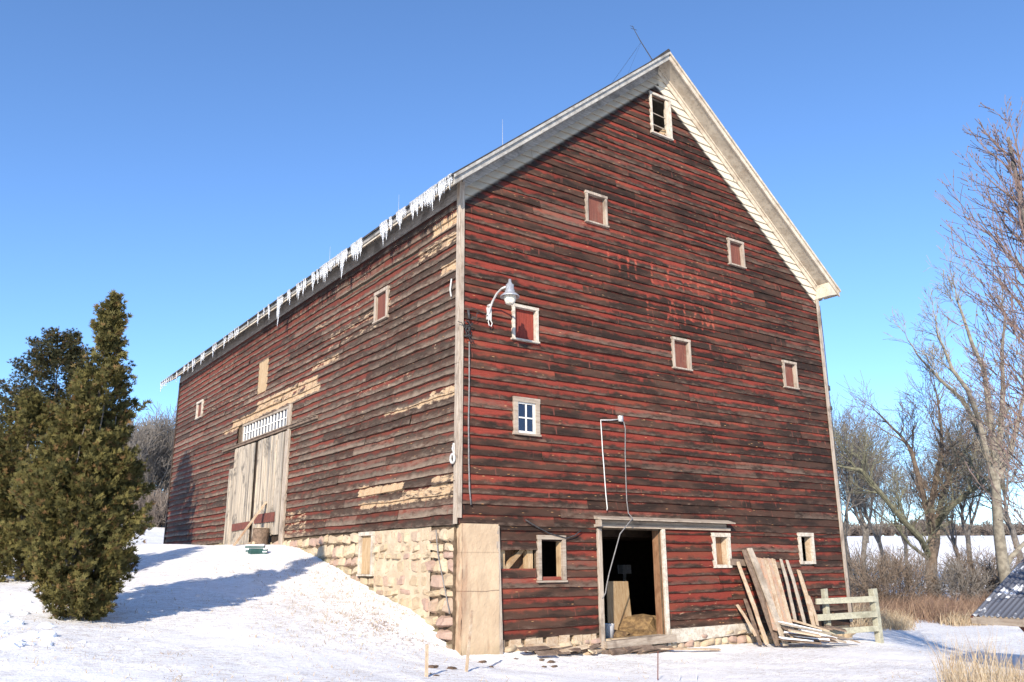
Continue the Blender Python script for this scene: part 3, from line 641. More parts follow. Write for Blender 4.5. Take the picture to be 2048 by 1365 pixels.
# ---- foundation
def stones(mb,plane,u0,u1,zt,zbf,off,seed,hmin=.14,hmax=.32,lmin=.2,lmax=.6,bulge=.05):
    rr=random.Random(seed); z=zt
    while True:
        h=rr.uniform(hmin,hmax); u=u0+rr.uniform(-.2,0); low=True
        zb=z-h
        while u<u1:
            l=rr.uniform(lmin,lmax); a=max(u,u0); b=min(u+l,u1)
            if b-a>.06 and z>zbf((a+b)/2)-.25:
                low=False; gq=rr.uniform(.002,.010); bu=(bulge((a+b)/2) if callable(bulge) else bulge)*rr.uniform(.4,1.5); t1=rr.uniform(-.5,.5)*bu; t2=rr.uniform(-.5,.5)*bu; n=5; id_=(rr.random(),rr.random(),c01((zbf((a+b)/2)+.35-z)/.4)); dz=rr.uniform(-.05,.05); tl=rr.uniform(-1,1); tp=rr.uniform(-.25,.25); ht=rr.uniform(.94,1.12)
                g_=[]
                for j in range(n+1):
                    for i in range(n+1):
                        s=i/n*2-1;q=j/n*2-1; f=(1-abs(s)**7)*(1-abs(q)**7)
                        uu=(a+b)/2+s*((b-a)/2-gq)*(1-.05*q*q+tp*q*.4)+rr.uniform(-.01,.01); zz=(z+zb)/2+q*(h/2*ht-gq)*(1-.08*s*s+tl*.15*s)+dz*s*.8+.07*mnoise.noise(Vector((u*.9,z*.8,seed)))+.05*mnoise.noise(Vector((uu*1.6,z*1.5,seed+3)))+rr.uniform(-.006,.006)
                        oo=off+bu*f*(1+.4*fbm(uu*7,zz*7,seed))+(t1*s+t2*q)*(f>.3)+rr.uniform(-.006,.006)-(.03 if f<.01 else 0)
                        P=(uu,-oo,zz) if plane=='g' else (-oo,uu,zz); g_.append(mb.vert(P,b=id_))
                for j in range(n):
                    for i in range(n):
                        q=(j*(n+1)+i,j*(n+1)+i+1,(j+1)*(n+1)+i+1,(j+1)*(n+1)+i); q=[g_[k] for k in q]
                        mb.f.append(q if plane=='g' else q[::-1])
            u+=l
        z=zb
        if low or z<-2: break
fz=lambda y:float(hbase(0,y))
fnd=winpart('stone_foundation'); fnd['label']='tan fieldstone foundation, partly smeared with mortar'
mb=MB(); stones(mb,'s',4.45,23.8,1.83,fz,.02,41,.17,.36,.18,.6,.06); stones(mb,'s',.12,3.62,1.81,fz,.012,42,.14,.38,.2,.62,lambda u:.09 if u<1.1+.3*math.sin(u*9) else .058); stones(mb,'s',3.62,4.45,.82,fz,.015,44,.14,.3,.2,.5,.05); mb.build('fieldstones','stone',fnd)
mb=MB(); n=70; m_=60
for j in range(m_+1):
    for i in range(n+1):
        y=1.0+2.65*i/n; z=-.5+2.34*j/m_; mb.vert((-.034-.020*fbm(y*2.0,z*2.0,4,5),y,z))
for j in range(m_):
    for i in range(n): a=j*(n+1)+i; mb.f.append((a+1,a,a+n+1,a+n+2))
mb.build('mortar','mortar',fnd,smooth=True)
mb=MB(); mb.box(-.005,.35,.1,L-.05,-1,ZS-.03); mb.build('wall_core','gap',fnd)
wp=winpart('basement_window'); wp['label']='narrow boarded basement opening in the stone wall'
frame('window_frame','s',3.66,4.42,.86,1.84,.09,'white',wp,out=.10); shutter('s',3.75,4.33,.86,1.75,'tan',wp,off=.01,n=2)
mb=MB(); n=24
for side in range(2):
    m_=60
    for j in range(m_+1):
        z=-1.0+2.87*j/m_
        for i in range(n+1):
            s=i/n
            if side==0: x=.04+.88*s; y=-.13; k=(0,-1)
            else: x=.04; y=-.13+.5*s; k=(-1,0)
            dd=.010*fbm(x*3+y,z*2,8)+.004*fbm(x*14,z*14+y*9,3)+(.03*c01(1-s*7)*fbm(z*2,5) if side==0 else .03*fbm(y*4,z*3,1))
            mb.vert((x+k[0]*dd+(.025*(1.9-z)/2.9 if side==0 and s>.5 else 0),y+k[1]*dd,z))
    o=side*(n+1)*(m_+1)
    for j in range(m_):
        for i in range(n):
            a=o+j*(n+1)+i; q=(a,a+1,a+n+2,a+n+1); mb.f.append(q if side==0 else q[::-1])
mb.box(.06,.90,-.10,.3,1.84,1.868); mb.box(.5,.94,-.09,.35,-1,1.86)
mb.build('concrete_pillar','concrete',barn)
mb=MB(); stones(mb,'g',1.0,9.2,-.55,lambda x:-.95,.02,51,.1,.22,.15,.5,.08); mb.box(.95,12.95,.0,.3,-1.4,-.56); mb.build('footing_stones','stone',barn,smooth=True)
# ---------------- placing helpers (points on real surfaces seen along a bearing) ----------------
def bear(px,py): return (CF+CR*((px-1024)/1668.06)-CU*((py-682.5)/1668.06))
def atY(px,py,y): d=bear(px,py); return CP+d*((y-CP.y)/d.y)
def atX(px,py,x): d=bear(px,py); return CP+d*((x-CP.x)/d.x)
def spot(px,D,py=1127):
    d=bear(px,py); p=CP+d*D; return (p.x,p.y,hgt(p.x,p.y))
def hit(px,py):
    d=bear(px,py); s=8.;st=1.
    while s<200:
        p=CP+d*s
        if p.z<hb(p.x,p.y): 
            if st<.05: break
            s-=st; st*=.2
        s+=st
    return Vector((p.x,p.y,hgt(p.x,p.y)))
# ---------------- lamp on the gable ----------------
lx,ly,lz=.71,-.88,6.47
lamp=thing('wall_lamp','grey gooseneck yard lamp with a ribbed glass bowl, fixed high on the red gable','lamp',(.72,0,6.45))
mb=MB(); pts=[(.72,-.05,6.40),(.72,-.09,6.52),(.715,-.20,6.66),(.71,-.38,6.80),(.705,-.58,6.86),(.71,-.72,6.86)]; mb.tube(pts,.024,10); mb.build('arm','pale_metal',lamp,True)
mb=MB(); mb.box(.66,.78,-.075,-.035,6.28,6.56); mb.tube([(.72,-.08,6.30),(.66,-.12,6.22),(.68,-.13,6.13),(.74,-.12,6.12),(.77,-.11,6.20),(.74,-.08,6.29)],.012,6); mb.build('bracket','pale_metal',lamp)
mb=MB(); mb.tube([(.70,-.05,6.60),(.70,-.14,6.60)],.03,6); mb.build('bracket_bolt','pale_metal',lamp)
c=(lx,ly,lz)
mb=MB(); mb.lathe(c,[(.0,.52),(.030,.52),(.034,.44),(.05,.435),(.055,.40),(.085,.395),(.09,.27),(.105,.26),(.11,.22),(.15,.19),(.205,.14),(.212,.115),(.20,.12),(.13,.17),(.0,.19)],24); mb.build('lamp_shade','metal',lamp,True)
mb=MB(); pr=[(.0,-.055),(.07,-.05),(.10,-.02),(.125,.06),(.13,.115),(.125,.16)]; mb.lathe(c,pr,24); 
mb.build('glass_bowl','lens',lamp,True)
# ---------------- wires, conduits, fittings ----------------
mb=MB(); mb.tube([(.20,-.075,5.7),(.21,-.07,4.8),(.20,-.07,4.0),(.215,-.07,3.1),(.235,-.075,2.55),(.27,-.08,2.25)],.016,8); tag(mb.build('conduit','greywire',None,True,origin=(.2,-.07,2.3)),'thin grey conduit running down beside the near corner board','conduit')
mb=MB()
for k in range(16):
    p=Vector((.16+R.uniform(-.03,.06),-.10,6.25-R.random()*.5)); pts=[p]
    for j in range(6): p=p+Vector((R.uniform(-.07,.07),R.uniform(-.03,.03),R.uniform(-.09,.07))); p.y=min(p.y,-.07); pts.append(p)
    mb.tube(pts,.009,5)
mb.tube([(.10,-.10,6.42),(.35,-.09,6.46),(.68,-.08,6.36)],.007,5); mb.tube([(.16,-.09,6.4),(.18,-.1,6.2)],.03,6)
tag(mb.build('wire_bundle','wire',None,True,origin=(.16,-.1,5.7)),'tangled bundle of dark service wires below the lamp bracket','wires')
ins=thing('insulator','white ring insulator hung on the near corner board','insulator',(-.08,.03,3.2))
mb=MB(); mb.tube([(-.12+.0*math.cos(a),.03+.075*math.cos(a),3.18+.09*math.sin(a)) for a in [i*math.pi/8 for i in range(17)]],.026,8); mb.build('ring','pale_metal',ins,True)
mb=MB(); mb.box(-.10,-.076,.01,.05,3.27,3.5); mb.tube([(-.10,.03,3.30),(-.13,.03,3.38),(-.10,.03,3.5)],.012,6); mb.build('hook','pale_metal',ins)
mb=MB(); mb.tube([(-.09,.22,6.75),(-.12,.22,6.9),(-.10,.20,7.15)],.018,6); tag(mb.build('wall_hook','pale_metal',None,origin=(-.09,.2,6.9)),'small white metal hook high on the side wall at the corner','hook')
mb=MB(); mb.tube([(4.50,-.07,4.42),(4.2,-.07,4.37),(3.88,-.07,4.34),(3.885,-.075,4.2),(3.90,-.07,3.9),(3.905,-.075,3.6),(3.93,-.07,3.3),(3.935,-.08,3.0),(3.965,-.07,2.6),(3.985,-.08,2.3),(3.97,-.08,2.25)],.014,7)
mb.box(4.44,4.56,-.12,-.05,4.36,4.50); tag(mb.build('conduit','pale_metal',None,True,origin=(3.9,-.07,2.3)),'bent pale conduit on the red wall above the lower doorway','conduit')
P=[(4.58,-.11,4.36),(4.64,-.09,4.2),(4.61,-.08,3.6),(4.60,-.08,3.0),(4.59,-.09,2.5),(4.56,-.16,2.2),(4.53,-.33,2.08)]
for (a,b) in ((1240,1068),(1229,1108),(1218,1148),(1213,1172),(1211,1186),(1205,1198)): P.append(tuple(atY(a,b,-.34)))
mb=MB(); mb.tube(P,.013,7); tag(mb.build('hanging_cable','greywire',None,True,origin=(4.6,-.1,2.1)),'loose grey cable dangling in front of the open lower doorway','cable')
P=[tuple(atY(a,b,-.11)) for (a,b) in ((1051,1040),(1070,1052),(1098,1067),(1133,1077),(1150,1071),(1162,1061))]; mb=MB(); mb.tube(P,.013,6); tag(mb.build('drooping_wire','wire',None,True,origin=P[0]),'dark wire drooping above the small lower window','wire')
P=[tuple(atX(a,b,-.13)) for (a,b) in ((872,1060),(876,1110),(884,1150),(893,1195),(899,1228))]; mb=MB(); mb.tube(P,.012,6); tag(mb.build('ground_wire','greywire',None,True,origin=P[-1]),'thin wire trailing down the stone foundation near the corner','wire')
mb=MB(); mb.tube([(W+.09,-.06,8.8),(W+.10,-.07,7.5),(W+.09,-.07,6.3),(W+.1,-.07,4),(W+.09,-.07,1),(W+.1,-.07,-.5)],.013,6); mb.box(W+.07,W+.13,-.1,-.04,6.1,6.25); mb.box(W+.07,W+.13,-.1,-.04,5.5,5.62); tag(mb.build('conduit','wire',None,True,origin=(W+.1,-.07,-.5)),'dark cable with two clips down the far right corner of the gable','cable')
ant=thing('tv_antenna','leaning rooftop antenna mast with guy wires behind the gable peak','antenna',(6.5,.75,15.1))
mb=MB(); mb.tube([(6.5,.1,15.05),(6.46,.55,16.0),(6.42,.80,16.62)],[.016,.013,.007],6); mb.build('mast','wire',ant)
for a in ((5.6,.3,14.3),(6.5,2.2,15.1),(7.5,.2,14.2),(5.9,1.4,14.6)): mb=MB(); mb.tube([(6.46,.5,15.9),a],.0025,3); mb.build('guy_wire','wire',ant)
mb=MB(); mb.tube([(6.3,.74,16.45),(6.55,.74,16.48)],.006,4); mb.tube([(6.34,.8,16.58),(6.50,.8,16.6)],.006,4); mb.build('crossbar','wire',ant)
for y,h,lb in ((7.74,1.65,'nearest'),(15.8,1.75,'middle'),(23.3,1.75,'farthest')):
    mb=MB(); mb.tube([(6.5,y,15.0),(6.5,y,15.2+h*.5),(6.5,y,15.15+h)],[.016,.012,.005],6); tag(mb.build('lightning_rod','metal',None,origin=(6.5,y,15.0)),f'thin lightning rod on the barn ridge, {lb} of three from the gable','lightning rod','lightning rods along the ridge')
# ---------------- icicles ----------------
ICE=[(25.22,.51),(24.88,.42),(24.55,.37),(24.22,.41),(23.89,.33),(23.57,.29),(23.25,.24),(22.48,.56),(21.29,.39),(21.14,.31),(20.58,.46),(19.89,.56),(19.67,.37),(18.7,.51),(18.49,.36),(18.31,.43),(17.04,.56),(16.85,.35),(16.71,.28),(15.71,.48),(15.53,.27),(15.12,.37),(14.91,.27),(14.74,.3),(14.42,.39),(14.26,.33),(14.07,.33),(13.02,.28),(11.96,.49),(11.4,.3),(10.93,.54),(10.05,.99),(9.94,.46),(9.82,.35),(9.7,.34),(9.23,.34),(9.1,.51),(8.47,.44),(8.35,.55),(8.15,.33),(7.96,.54),(7.82,.38),(7.24,.59),(7.15,.37),(6.9,.45),(6.66,.37),(6.55,.31),(6.46,.52),(6.36,.57),(6.24,.46),(6.08,.31),(5.95,.36),(5.83,.25),(5.71,.3),(5.58,.25),(5.46,.35),(5.34,.25),(5.2,.8),(5.07,.4),(4.93,.39),(4.56,.39),(4.47,.48),(4.38,.53),(4.22,.58),(4.13,.38),(4.02,.52),(2.87,.37),(2.77,.64),(2.67,.45),(2.59,.54),(2.36,.4),(1.99,.31),(1.88,.53),(1.79,.39),(1.7,.26),(1.62,.26),(1.31,.26),(1.24,.51),(1.13,.34),(1.03,.47),(.91,.3),(.81,.42),(.7,.34),(.62,.38),(.53,.42),(.45,.46),(.34,.58),(.28,.37),(.16,.25),(.0,.49),(-.08,.37),(-.17,.36),(-.25,.28),(-.39,.36),(-.47,.24)]
EX=[(y+d,l*f) for (y,l) in ICE for d,f in ((.06,.7),) if (y>3.9 and y<7.3) or y<3 or y>23 or 9.6<y<10.1]
for k,(y,l) in enumerate(ICE+EX):
    mb=MB(); x=-.545; z=9.27; r=.022+.030*min(1,l)+R.random()*.008; pts=[];rd_=[]; bx_=R.uniform(-.04,.04)*l
    for j in range(8):
        q=j/7; pts.append((x+.02*math.sin(q*3+k)*l,y+bx_*q,z+.02-l*q)); rd_.append(max(.002,r*(1-q)**.75*(1+.18*math.sin(q*17+k))))
    mb.tube(pts,rd_,7)
    lab='slender white icicle hanging from the long left eave of the barn'
    if l>.95: lab='longest icicle of all, hanging from the middle of the left eave'
    elif l>.79: lab='second longest icicle, reaching below the grey frieze board of the left eave'
    elif y>23.5: lab='icicle on the stretch of eave jutting past the far end of the barn'
    tag(mb.build('icicle','ice',None,True,origin=(x,y,z)),lab,'icicle','icicles along the left eave')
# ---------------- side door extras ----------------
a=atX(466,1096,-1.15); b=atX(531,1006,-.14); a.z=hgt(a.x,a.y)-.03
mb=MB(); mb.beam(a,b,.17,.06,(1,0,0)); tag(mb.build('prop_board','loosetan',None,origin=a,bevel=.006),'long pale board propped diagonally against the grey sliding door','board')
lg=thing('upright_log','short bark covered log standing on end by the sliding door','log',(-.36,10.75,1.66))
mb=MB(); mb.tube([(-.36,10.75,1.55),(-.37,10.76,1.8),(-.35,10.75,2.0),(-.36,10.74,2.16)],[.27,.25,.245,.25],14); mb.build('bark','bark',lg,True)
mb=MB(); mb.tube([(-.36,10.74,2.161),(-.36,10.74,2.175)],[.235,.23],14); mb.tube([(-.56,10.62,1.72),(-.62,10.58,1.72)],.06,8); mb.build('cut_face','loosetan',lg)
p=hit(513,1108); cr=thing('slatted_crate','low dark green slatted crate dusted with snow in front of the sliding door','crate',tuple(p))
r2=Vector((CR.x,CR.y,0)).normalized()
for k,(dz,o_,wd) in enumerate(((.07,0,.56),(.17,-.05,.50),(.0,.10,.36))):
    A=p+Vector((0,0,dz))-r2*wd*.5+r2*o_;B=A+r2*wd
    mb=MB(); mb.beam(A,B,.10,.05); mb.build('slat','tarp',cr)
    mb=MB(); mb.beam(A+Vector((0,0,.045)),B+Vector((0,0,.045)),.12,.035,jit=.01); mb.build('snow_cap','snowlump',cr)
mb=MB(); mb.box(p.x-.2,p.x+.2,p.y-.15,p.y+.1,p.z-.1,p.z+.13); mb.build('crate_side','tarp',cr)
# ---------------- loose boards ----------------
def lean(foot,top,yf,yt,wd,th,mat,lab,name='leaning_board',jit=.012):
    A=atY(*foot,yf);B=atY(*top,yt); mb=MB()
    d=(B-A); n=7; prev=None
    up=Vector((0,-1,.35)); r=d.normalized().cross(up).normalized(); nn=r.cross(d.normalized())
    for i in range(n+1):
        q=i/n; p=A+d*q+r*R.uniform(-jit,jit)+nn*(.02*math.sin(q*3.1)); ww=wd*(1+R.uniform(-.08,.06))
        if i in (0,n): ww*=.85
        cur=[mb.vert(p+r*a*ww/2+nn*b*th/2) for a,b in ((-1,-1),(1,-1),(1,1),(-1,1))]
        if prev:
            for k in range(4): mb.f.append((prev[k],prev[(k+1)%4],cur[(k+1)%4],cur[k]))
        else: mb.f.append(cur[::-1])
        prev=cur
    mb.f.append(prev)
    return tag(mb.build(name,mat,None,origin=A,bevel=.004),lab,'board','loose boards leaning on the gable wall')
lean((1512,1273),(1474,1210),-.55,-.10,.09,.03,'loosetan','short pale split board, leftmost of those leaning on the gable')
lean((1521,1291),(1489,1198),-.62,-.10,.12,.03,'loosedark','dark brown weathered board leaning just right of the leftmost short one')
lean((1534,1290),(1475,1124),-.72,-.10,.11,.04,'loosetan','long narrow pale batten leaning left of the bark edged slab')
lean((1556,1292),(1488,1100),-.85,-.10,.19,.05,'loosedark','bark edged brown slab leaning against the tall grey plank')['label']='tall bark edged slab leaning left of the tall smooth grey plank'
lean((1572,1292),(1499,1097),-1.0,-.16,.20,.05,'loose','tallest smooth grey plank leaning in the middle of the boards')
lean((1592,1250),(1562,1119),-.75,-.10,.10,.03,'loose','narrow grey batten leaning right of the reddish tan panel')
lean((1611,1252),(1574,1121),-.85,-.10,.11,.03,'loose','straight grey board leaning second right of the reddish tan panel')
lean((1629,1256),(1597,1141),-.85,-.10,.14,.035,'loosetan','blunt pale board, rightmost tall one leaning on the gable')
lean((1636,1252),(1617,1192),-.8,-.3,.09,.03,'loosetan','short pale offcut leaning at the right end of the boards')
pn=thing('board_panel','leaning panel of reddish tan boards between the tall grey plank and narrow battens','panel',tuple(atY(1570,1250,-.8)))
for k in range(5):
    q=(k+.5)/5; A=atY(1546+42*q,1262-4*q,-.85);B=atY(1511+39*q,1113+6*q+R.uniform(-2,3),-.12); mb=MB(); mb.beam(A,B,.13,.03,(0,-1,.35),jit=.004); mb.build('panel_board',['loosered','loosered','loosetan','loosered','loosetan'][k],pn)
A=atY(1461,1124,-.09);B=atY(1562,1131,-.09); mb=MB(); mb.beam(A,B,.03,.16,(0,0,1)); tag(mb.build('cross_board','loosedark',None,origin=A),'horizontal brown board behind the tops of the leaning boards','board')
PB=[((1560,1247),(1660,1268),-.9),((1566,1256),(1652,1276),-1.0),((1583,1240),(1655,1262),-.75),((1572,1268),(1668,1277),-1.1),((1600,1262),(1690,1284),-1.0),((1590,1275),(1672,1284),-1.15),((1640,1262),(1718,1285),-.9),((1612,1250),(1664,1258),-.7),((1625,1270),(1700,1279),-1.05),((1562,1279),(1640,1286),-1.05),((1578,1262),(1640,1272),-1.25),((1650,1252),(1692,1262),-.6)]
PN=['topmost','second','third','fourth','fifth','sixth','seventh','eighth','ninth','lowest','foremost','rearmost']
PL=['snow dusted board on top of the low pile beside the fence','long brown board just under the top of the low pile','short grey board at the back of the low pile by the battens','warped pale board in the middle of the low pile','pale board sticking out right of the low pile under the fence rails','flat board at the lower right of the low pile','thin board with its tip resting on snow near the fence post','short offcut against the wall behind the low pile','tan splintered board low in the pile behind the fence','lowest board of the pile, touching the snow below the tall plank','front board of the low pile, nearest the viewer','small dark board by the wall foot behind the fence']
for k,((p0),(p1),y) in enumerate(PB):
    A=atY(*p0,y);B=atY(*p1,y-.35); mb=MB(); mb.beam(A,B,R.uniform(.12,.2),.035,(R.uniform(-.2,.2),-.2,1),jit=.012)
    ob=tag(mb.build('piled_board',['loose','loosedark','loosetan','loosedark'][k%4],None,origin=A),PL[k],'board','boards piled at the foot of the wall')
    if k in (0,3,5,9,4):
        m2=MB(); m2.beam(A+Vector((0,0,.035)),A.lerp(B,.8)+Vector((0,0,.035)),.13,.03,jit=.012); m2.build('snow_cap','snowlump',None)
        s_=bpy.data.objects[-1] if False else [o for o in bpy.data.objects if o.name.startswith('snow_cap') and o.parent is None][0]
        s_.parent=ob; s_.matrix_parent_inverse=ob.matrix_world.inverted() if False else Matrix.Translation(-Vector(ob['wloc']))
# ---------------- fence ----------------
pf=atY(1762,1300,-1.0); pt=atY(1744,1178,-1.0); qf=atY(1657,1262,-.45); qt=atY(1648,1178,-.45)
fn=thing('rail_fence','short grey green three rail fence beside the board pile','fence',(pf.x,pf.y,pf.z))
mb=MB(); mb.beam(pf-Vector((0,0,.1)),pt,.17,.17,(0,1,0),jit=.012); mb.build('post','postw',fn,bevel=.012)
mb=MB(); mb.beam(qf-Vector((0,0,.15)),qt,.13,.13,(0,1,0),jit=.01); mb.build('post','postw',fn,bevel=.01)
for k,((x0,y0),(x1,y1)) in enumerate((((1632,1204),(1752,1198)),((1634,1236),(1754,1228)),((1638,1266),(1757,1257)))):
    A=atY(x0,y0,-.50);B=atY(x1,y1,-1.10); mb=MB(); mb.beam(A,B,.05,.15,(0,0,1),jit=.008); mb.build('rail','postw',fn,bevel=.008)
# ---------------- stakes and debris ----------------
def stake(f,t,r,mat,lab,nm='stake'):
    A=hit(*f); d=bear(*t); nrm=Vector((CF.x,CF.y,0)).normalized(); s=(A-CP).dot(nrm)/d.dot(nrm); B=CP+d*s
    mb=MB(); mb.beam(A-Vector((0,0,.08)),B,r*2,r*1.4,(0,1,.1),jit=.003); return tag(mb.build(nm,mat,None,origin=A),lab,'stake')
stake((853,1352),(854,1289),.022,'loosetan','short wooden stake in the snow left of the leaning one')
stake((932,1342),(944,1221),.022,'loosetan','taller leaning wooden stake before the concrete pillar')
stake((1315,1364),(1316,1303),.007,'rust','thin reddish wire stake in the snow before the doorway')
stake((1358,1364),(1358,1318),.006,'pale_metal','thin pale wire stake right of the reddish one')
stake((1393,1364),(1392,1310),.006,'pale_metal','thin pale wire stake, rightmost of the three before the doorway')
stake((1169,1310),(1160,1286),.015,'loosetan','tiny pale stick poking from debris left of the doorway','stick')
def lump(p,sx,sy,sz,mat,nm,lab,cat,grp,seed,n=2,rough=.35):
    bm=bmesh.new(); bmesh.ops.create_icosphere(bm,subdivisions=n,radius=1)
    for v in bm.verts:
        f=1+rough*mnoise.noise(v.co*1.7+Vector((seed*3.1,0,0)))+rough*.4*mnoise.noise(v.co*4+Vector((seed,2,0))); v.co=Vector((v.co.x*sx*f,v.co.y*sy*f,v.co.z*sz*f))
    me=bpy.data.meshes.new(nm); bm.to_mesh(me); bm.free(); me.materials.append(MT[mat])
    me.polygons.foreach_set('use_smooth',[nm=='snow_drift']*len(me.polygons))
    o=bpy.data.objects.new(nm,me); COL.objects.link(o); o.location=p; o['wloc']=list(p); return tag(o,lab,cat,grp)
rr=random.Random(5)
for k in range(26):
    x,y=(rr.uniform(0,95),rr.uniform(1205,1300)) if k<19 else (rr.uniform(95,290),rr.uniform(1268,1302))
    p=hit(x,y); s=rr.uniform(.04,.12) if k<19 else rr.uniform(.02,.05); p.z+=s*.1
    lump(p,s*1.4,s,s*.6,'snowlump','snow_clump','chunk of shovelled snow lying left of the evergreen' if k<19 else 'small loose snow chunk on flat snow in front of the evergreen','snow chunk','chunks of snow near the evergreen',k)
for k in range(12):
    x,y=[(rr.uniform(855,905),rr.uniform(1335,1352)),(rr.uniform(960,1110),rr.uniform(1312,1338))][k>4]
    p=hit(x,y); s=rr.uniform(.02,.065); lump(p+Vector((0,0,s*.1)),s*1.6,s,s*.6,'mud','dirt_clod','frozen brown clod at the foot of the short stake' if k<=4 else 'frozen brown clod on the snow before the lower left wall','dirt clod','clods of dirt on the snow',k+50,2,.6)
for k in range(14):
    x=rr.uniform(1.3,3.7); y=rr.uniform(-.6,-.15); a=rr.uniform(-.6,.6); l=rr.uniform(.25,.8); z=hgt(x,y)+rr.uniform(.03,.14)
    A=Vector((x-l/2,y-a*l/2,z+rr.uniform(-.05,.05)));B=Vector((x+l/2,y+a*l/2,z+rr.uniform(-.04,.10))); mb=MB(); mb.beam(A,B,rr.uniform(.06,.15),.03,(rr.uniform(-.4,.4),-.4,1),jit=.015)
    tag(mb.build('rotten_plank',['loosedark','loosetan','loosedark'][k%3],None,origin=A),['splintered brown scrap of rotten plank heaped below the missing lower boards','pale scrap of broken plank heaped below the missing lower boards','splintered brown scrap of rotten plank heaped below the missing lower boards'][k%3],'scrap wood','rotten wood scraps at the wall foot')
for k in range(7):
    x=rr.uniform(3.9,5.6); l=rr.uniform(.4,1.1); z=hgt(x,-.35)+rr.uniform(.02,.10); A=Vector((x-l/2,-.3+rr.uniform(-.1,.05),z));B=Vector((x+l/2,-.32+rr.uniform(-.08,.08),z+rr.uniform(-.04,.06))); mb=MB(); mb.beam(A,B,.12,.06,(0,-.6,1),jit=.03); tag(mb.build('rotten_sill','loosedark',None,origin=A),'crumbling brown sill fragment under the doorway threshold','scrap wood','rotten sill fragments below the doorway')
A=hit(1228,1303);B=hit(1440,1303); mb=MB(); mb.beam(A+Vector((0,0,.05)),B+Vector((0,0,.05)),.10,.04,jit=.008); tag(mb.build('ground_plank','loosetan',None,origin=A),'long thin plank lying on the snow along the doorway front','board')
A=hit(1310,1297); bmd=lump(A+Vector((.1,.12,-.02)),.75,.22,.11,'snowlump','snow_drift','low white drift of snow before the doorway threshold','snow drift',None,3,3,.25)
for k in range(8):
    x=9.3+k*.47; z=hgt(x,-.3); lump((x,-.16,z+.12),.26,.16,.16,'stone','loose_rock',['rough stone half under the right end of the gable wall'][0],'stone','footing stones at the right end of the gable',k+80,2,.5)
# things inside the doorway
p0=atY(1216,1250,1.15);p1=atY(1266,1250,1.35);p2=atY(1256,1163,1.5);p3=atY(1214,1163,1.3); mb=MB()
mb.hexa([(p0.x,p0.y,-.62),(p1.x,p1.y,-.62),(p1.x,p1.y+.03,-.62),(p0.x,p0.y+.03,-.62),tuple(p3),tuple(p2),(p2.x,p2.y+.03,p2.z),(p3.x,p3.y+.03,p3.z)])
tag(mb.build('plywood_sheet','tan',None,origin=p0),'tan plywood sheet standing inside the lower doorway','plywood')
p=atY(1216,1246,.75); mb=MB(); mb.lathe((p.x,p.y,-.62),[(0,0),(.12,0),(.15,.32),(.155,.33),(.14,.33),(.11,.02)],18); tag(mb.build('bucket','bucket',None,True,origin=(p.x,p.y,-.62)),'white plastic bucket in the shade just inside the doorway','bucket')
p=atY(1254,1139,3.0); mb=MB(); mb.box(p.x-.16,p.x+.16,p.y,p.y+.2,p.z-.12,p.z+.12); mb.box(p.x-.03,p.x+.03,p.y+.08,p.y+.14,-.62,p.z-.12); tag(mb.build('meter_box','metal',None,origin=(p.x,p.y,-.62)),'pale grey box on a post deep in the dark doorway','box')
lump((6.1,1.3,-.58),.7,.7,.42,'dirt','hay_heap','heap of old hay at the right inside the doorway','hay heap',None,9,3,.35); lump((5.0,1.0,-.60),.6,.4,.14,'dirt','hay_heap','low scatter of hay on the floor behind the threshold','hay heap',None,12,3,.35)
# ---------------- shed at the right edge ----------------
A=atY(1961,1230,-6.0); U=r2; F=Vector((CF.x,CF.y,0)).normalized()
sh=thing('small_shed','small red brown shed with a snow dusted corrugated metal roof at the right edge','shed',(A.x,A.y,hgt(A.x,A.y)))
run=2.2; rise=1.75
def sp(u,f,z): q=A+(U*.38-F*.92)*u+(U*.92+F*.38)*f; return Vector((q.x,q.y,A.z+z))
mb=MB(); n=150; m_=2
for i in range(n+1):
    # eave runs to the right; roof rises to the right-back
    q=i/n; 
    for j in range(3):
        s=j/2; off=.035*math.sin(q*60*math.pi)
        b_=sp(q*3.6,-.25,0); t_=b_+((U*.92+F*.38)+Vector((0,0,.62)))*(s*2.4)
        nrm=Vector((0,0,1))*.8-F*.5
        mb.vert(b_.lerp(t_,1)+nrm*off*.55)
for i in range(n):
    for j in range(2): a=i*3+j; mb.f.append((a,a+3,a+4,a+1))
t=NT('snowy_corrugated_metal',.45,.4); t.b.inputs['Metallic'].default_value=.3; n1=t.noise(t.coord(),2.2,4,.6); n2=t.noise(t.coord(),12,3,.6); g_=t.sep(t.n('ShaderNodeNewGeometry').outputs['Normal'])
f_=t.ss(t.ma('ADD',n1,t.ma('MULTIPLY',n2,.35)),.72,.82); MT['roofm']=t.fin(t.mix(f_,(.12,.13,.16),(.80,.82,.85)))
o=mb.build('metal_roof','roofm',sh,True); sd=o.modifiers.new('solid','SOLIDIFY'); sd.thickness=.012
mb=MB(); mb.beam(sp(-.02,-.22,-.09),sp(3.6,-.22,-.09),.05,.13,(0,0,1)); mb.build('eave_board','trimh',sh)
mb=MB(); q0=sp(0,-.22,-.09); mb.beam(q0,q0+((U*.92+F*.38)+Vector((0,0,.62)))*2.4,.05,.14,(0,0,1)); mb.build('barge_board','redwood',sh)
gz=hgt(*(sp(1.2,.1,0)).xy)-A.z
mb=MB(); 
def wl(u0,z0,u1,z1): mb.hexa([sp(u0,.12,z0),sp(3.6,.12,z0),sp(3.6,.2,z0),sp(u0,.2,z0),sp(u1,.12,z1),sp(3.6,.12,z1),sp(3.6,.2,z1),sp(u1,.2,z1)])
wl(.92,-.42,.66,-.15); wl(1.06,gz,.86,-.43); mb.build('wall','redwood',sh)
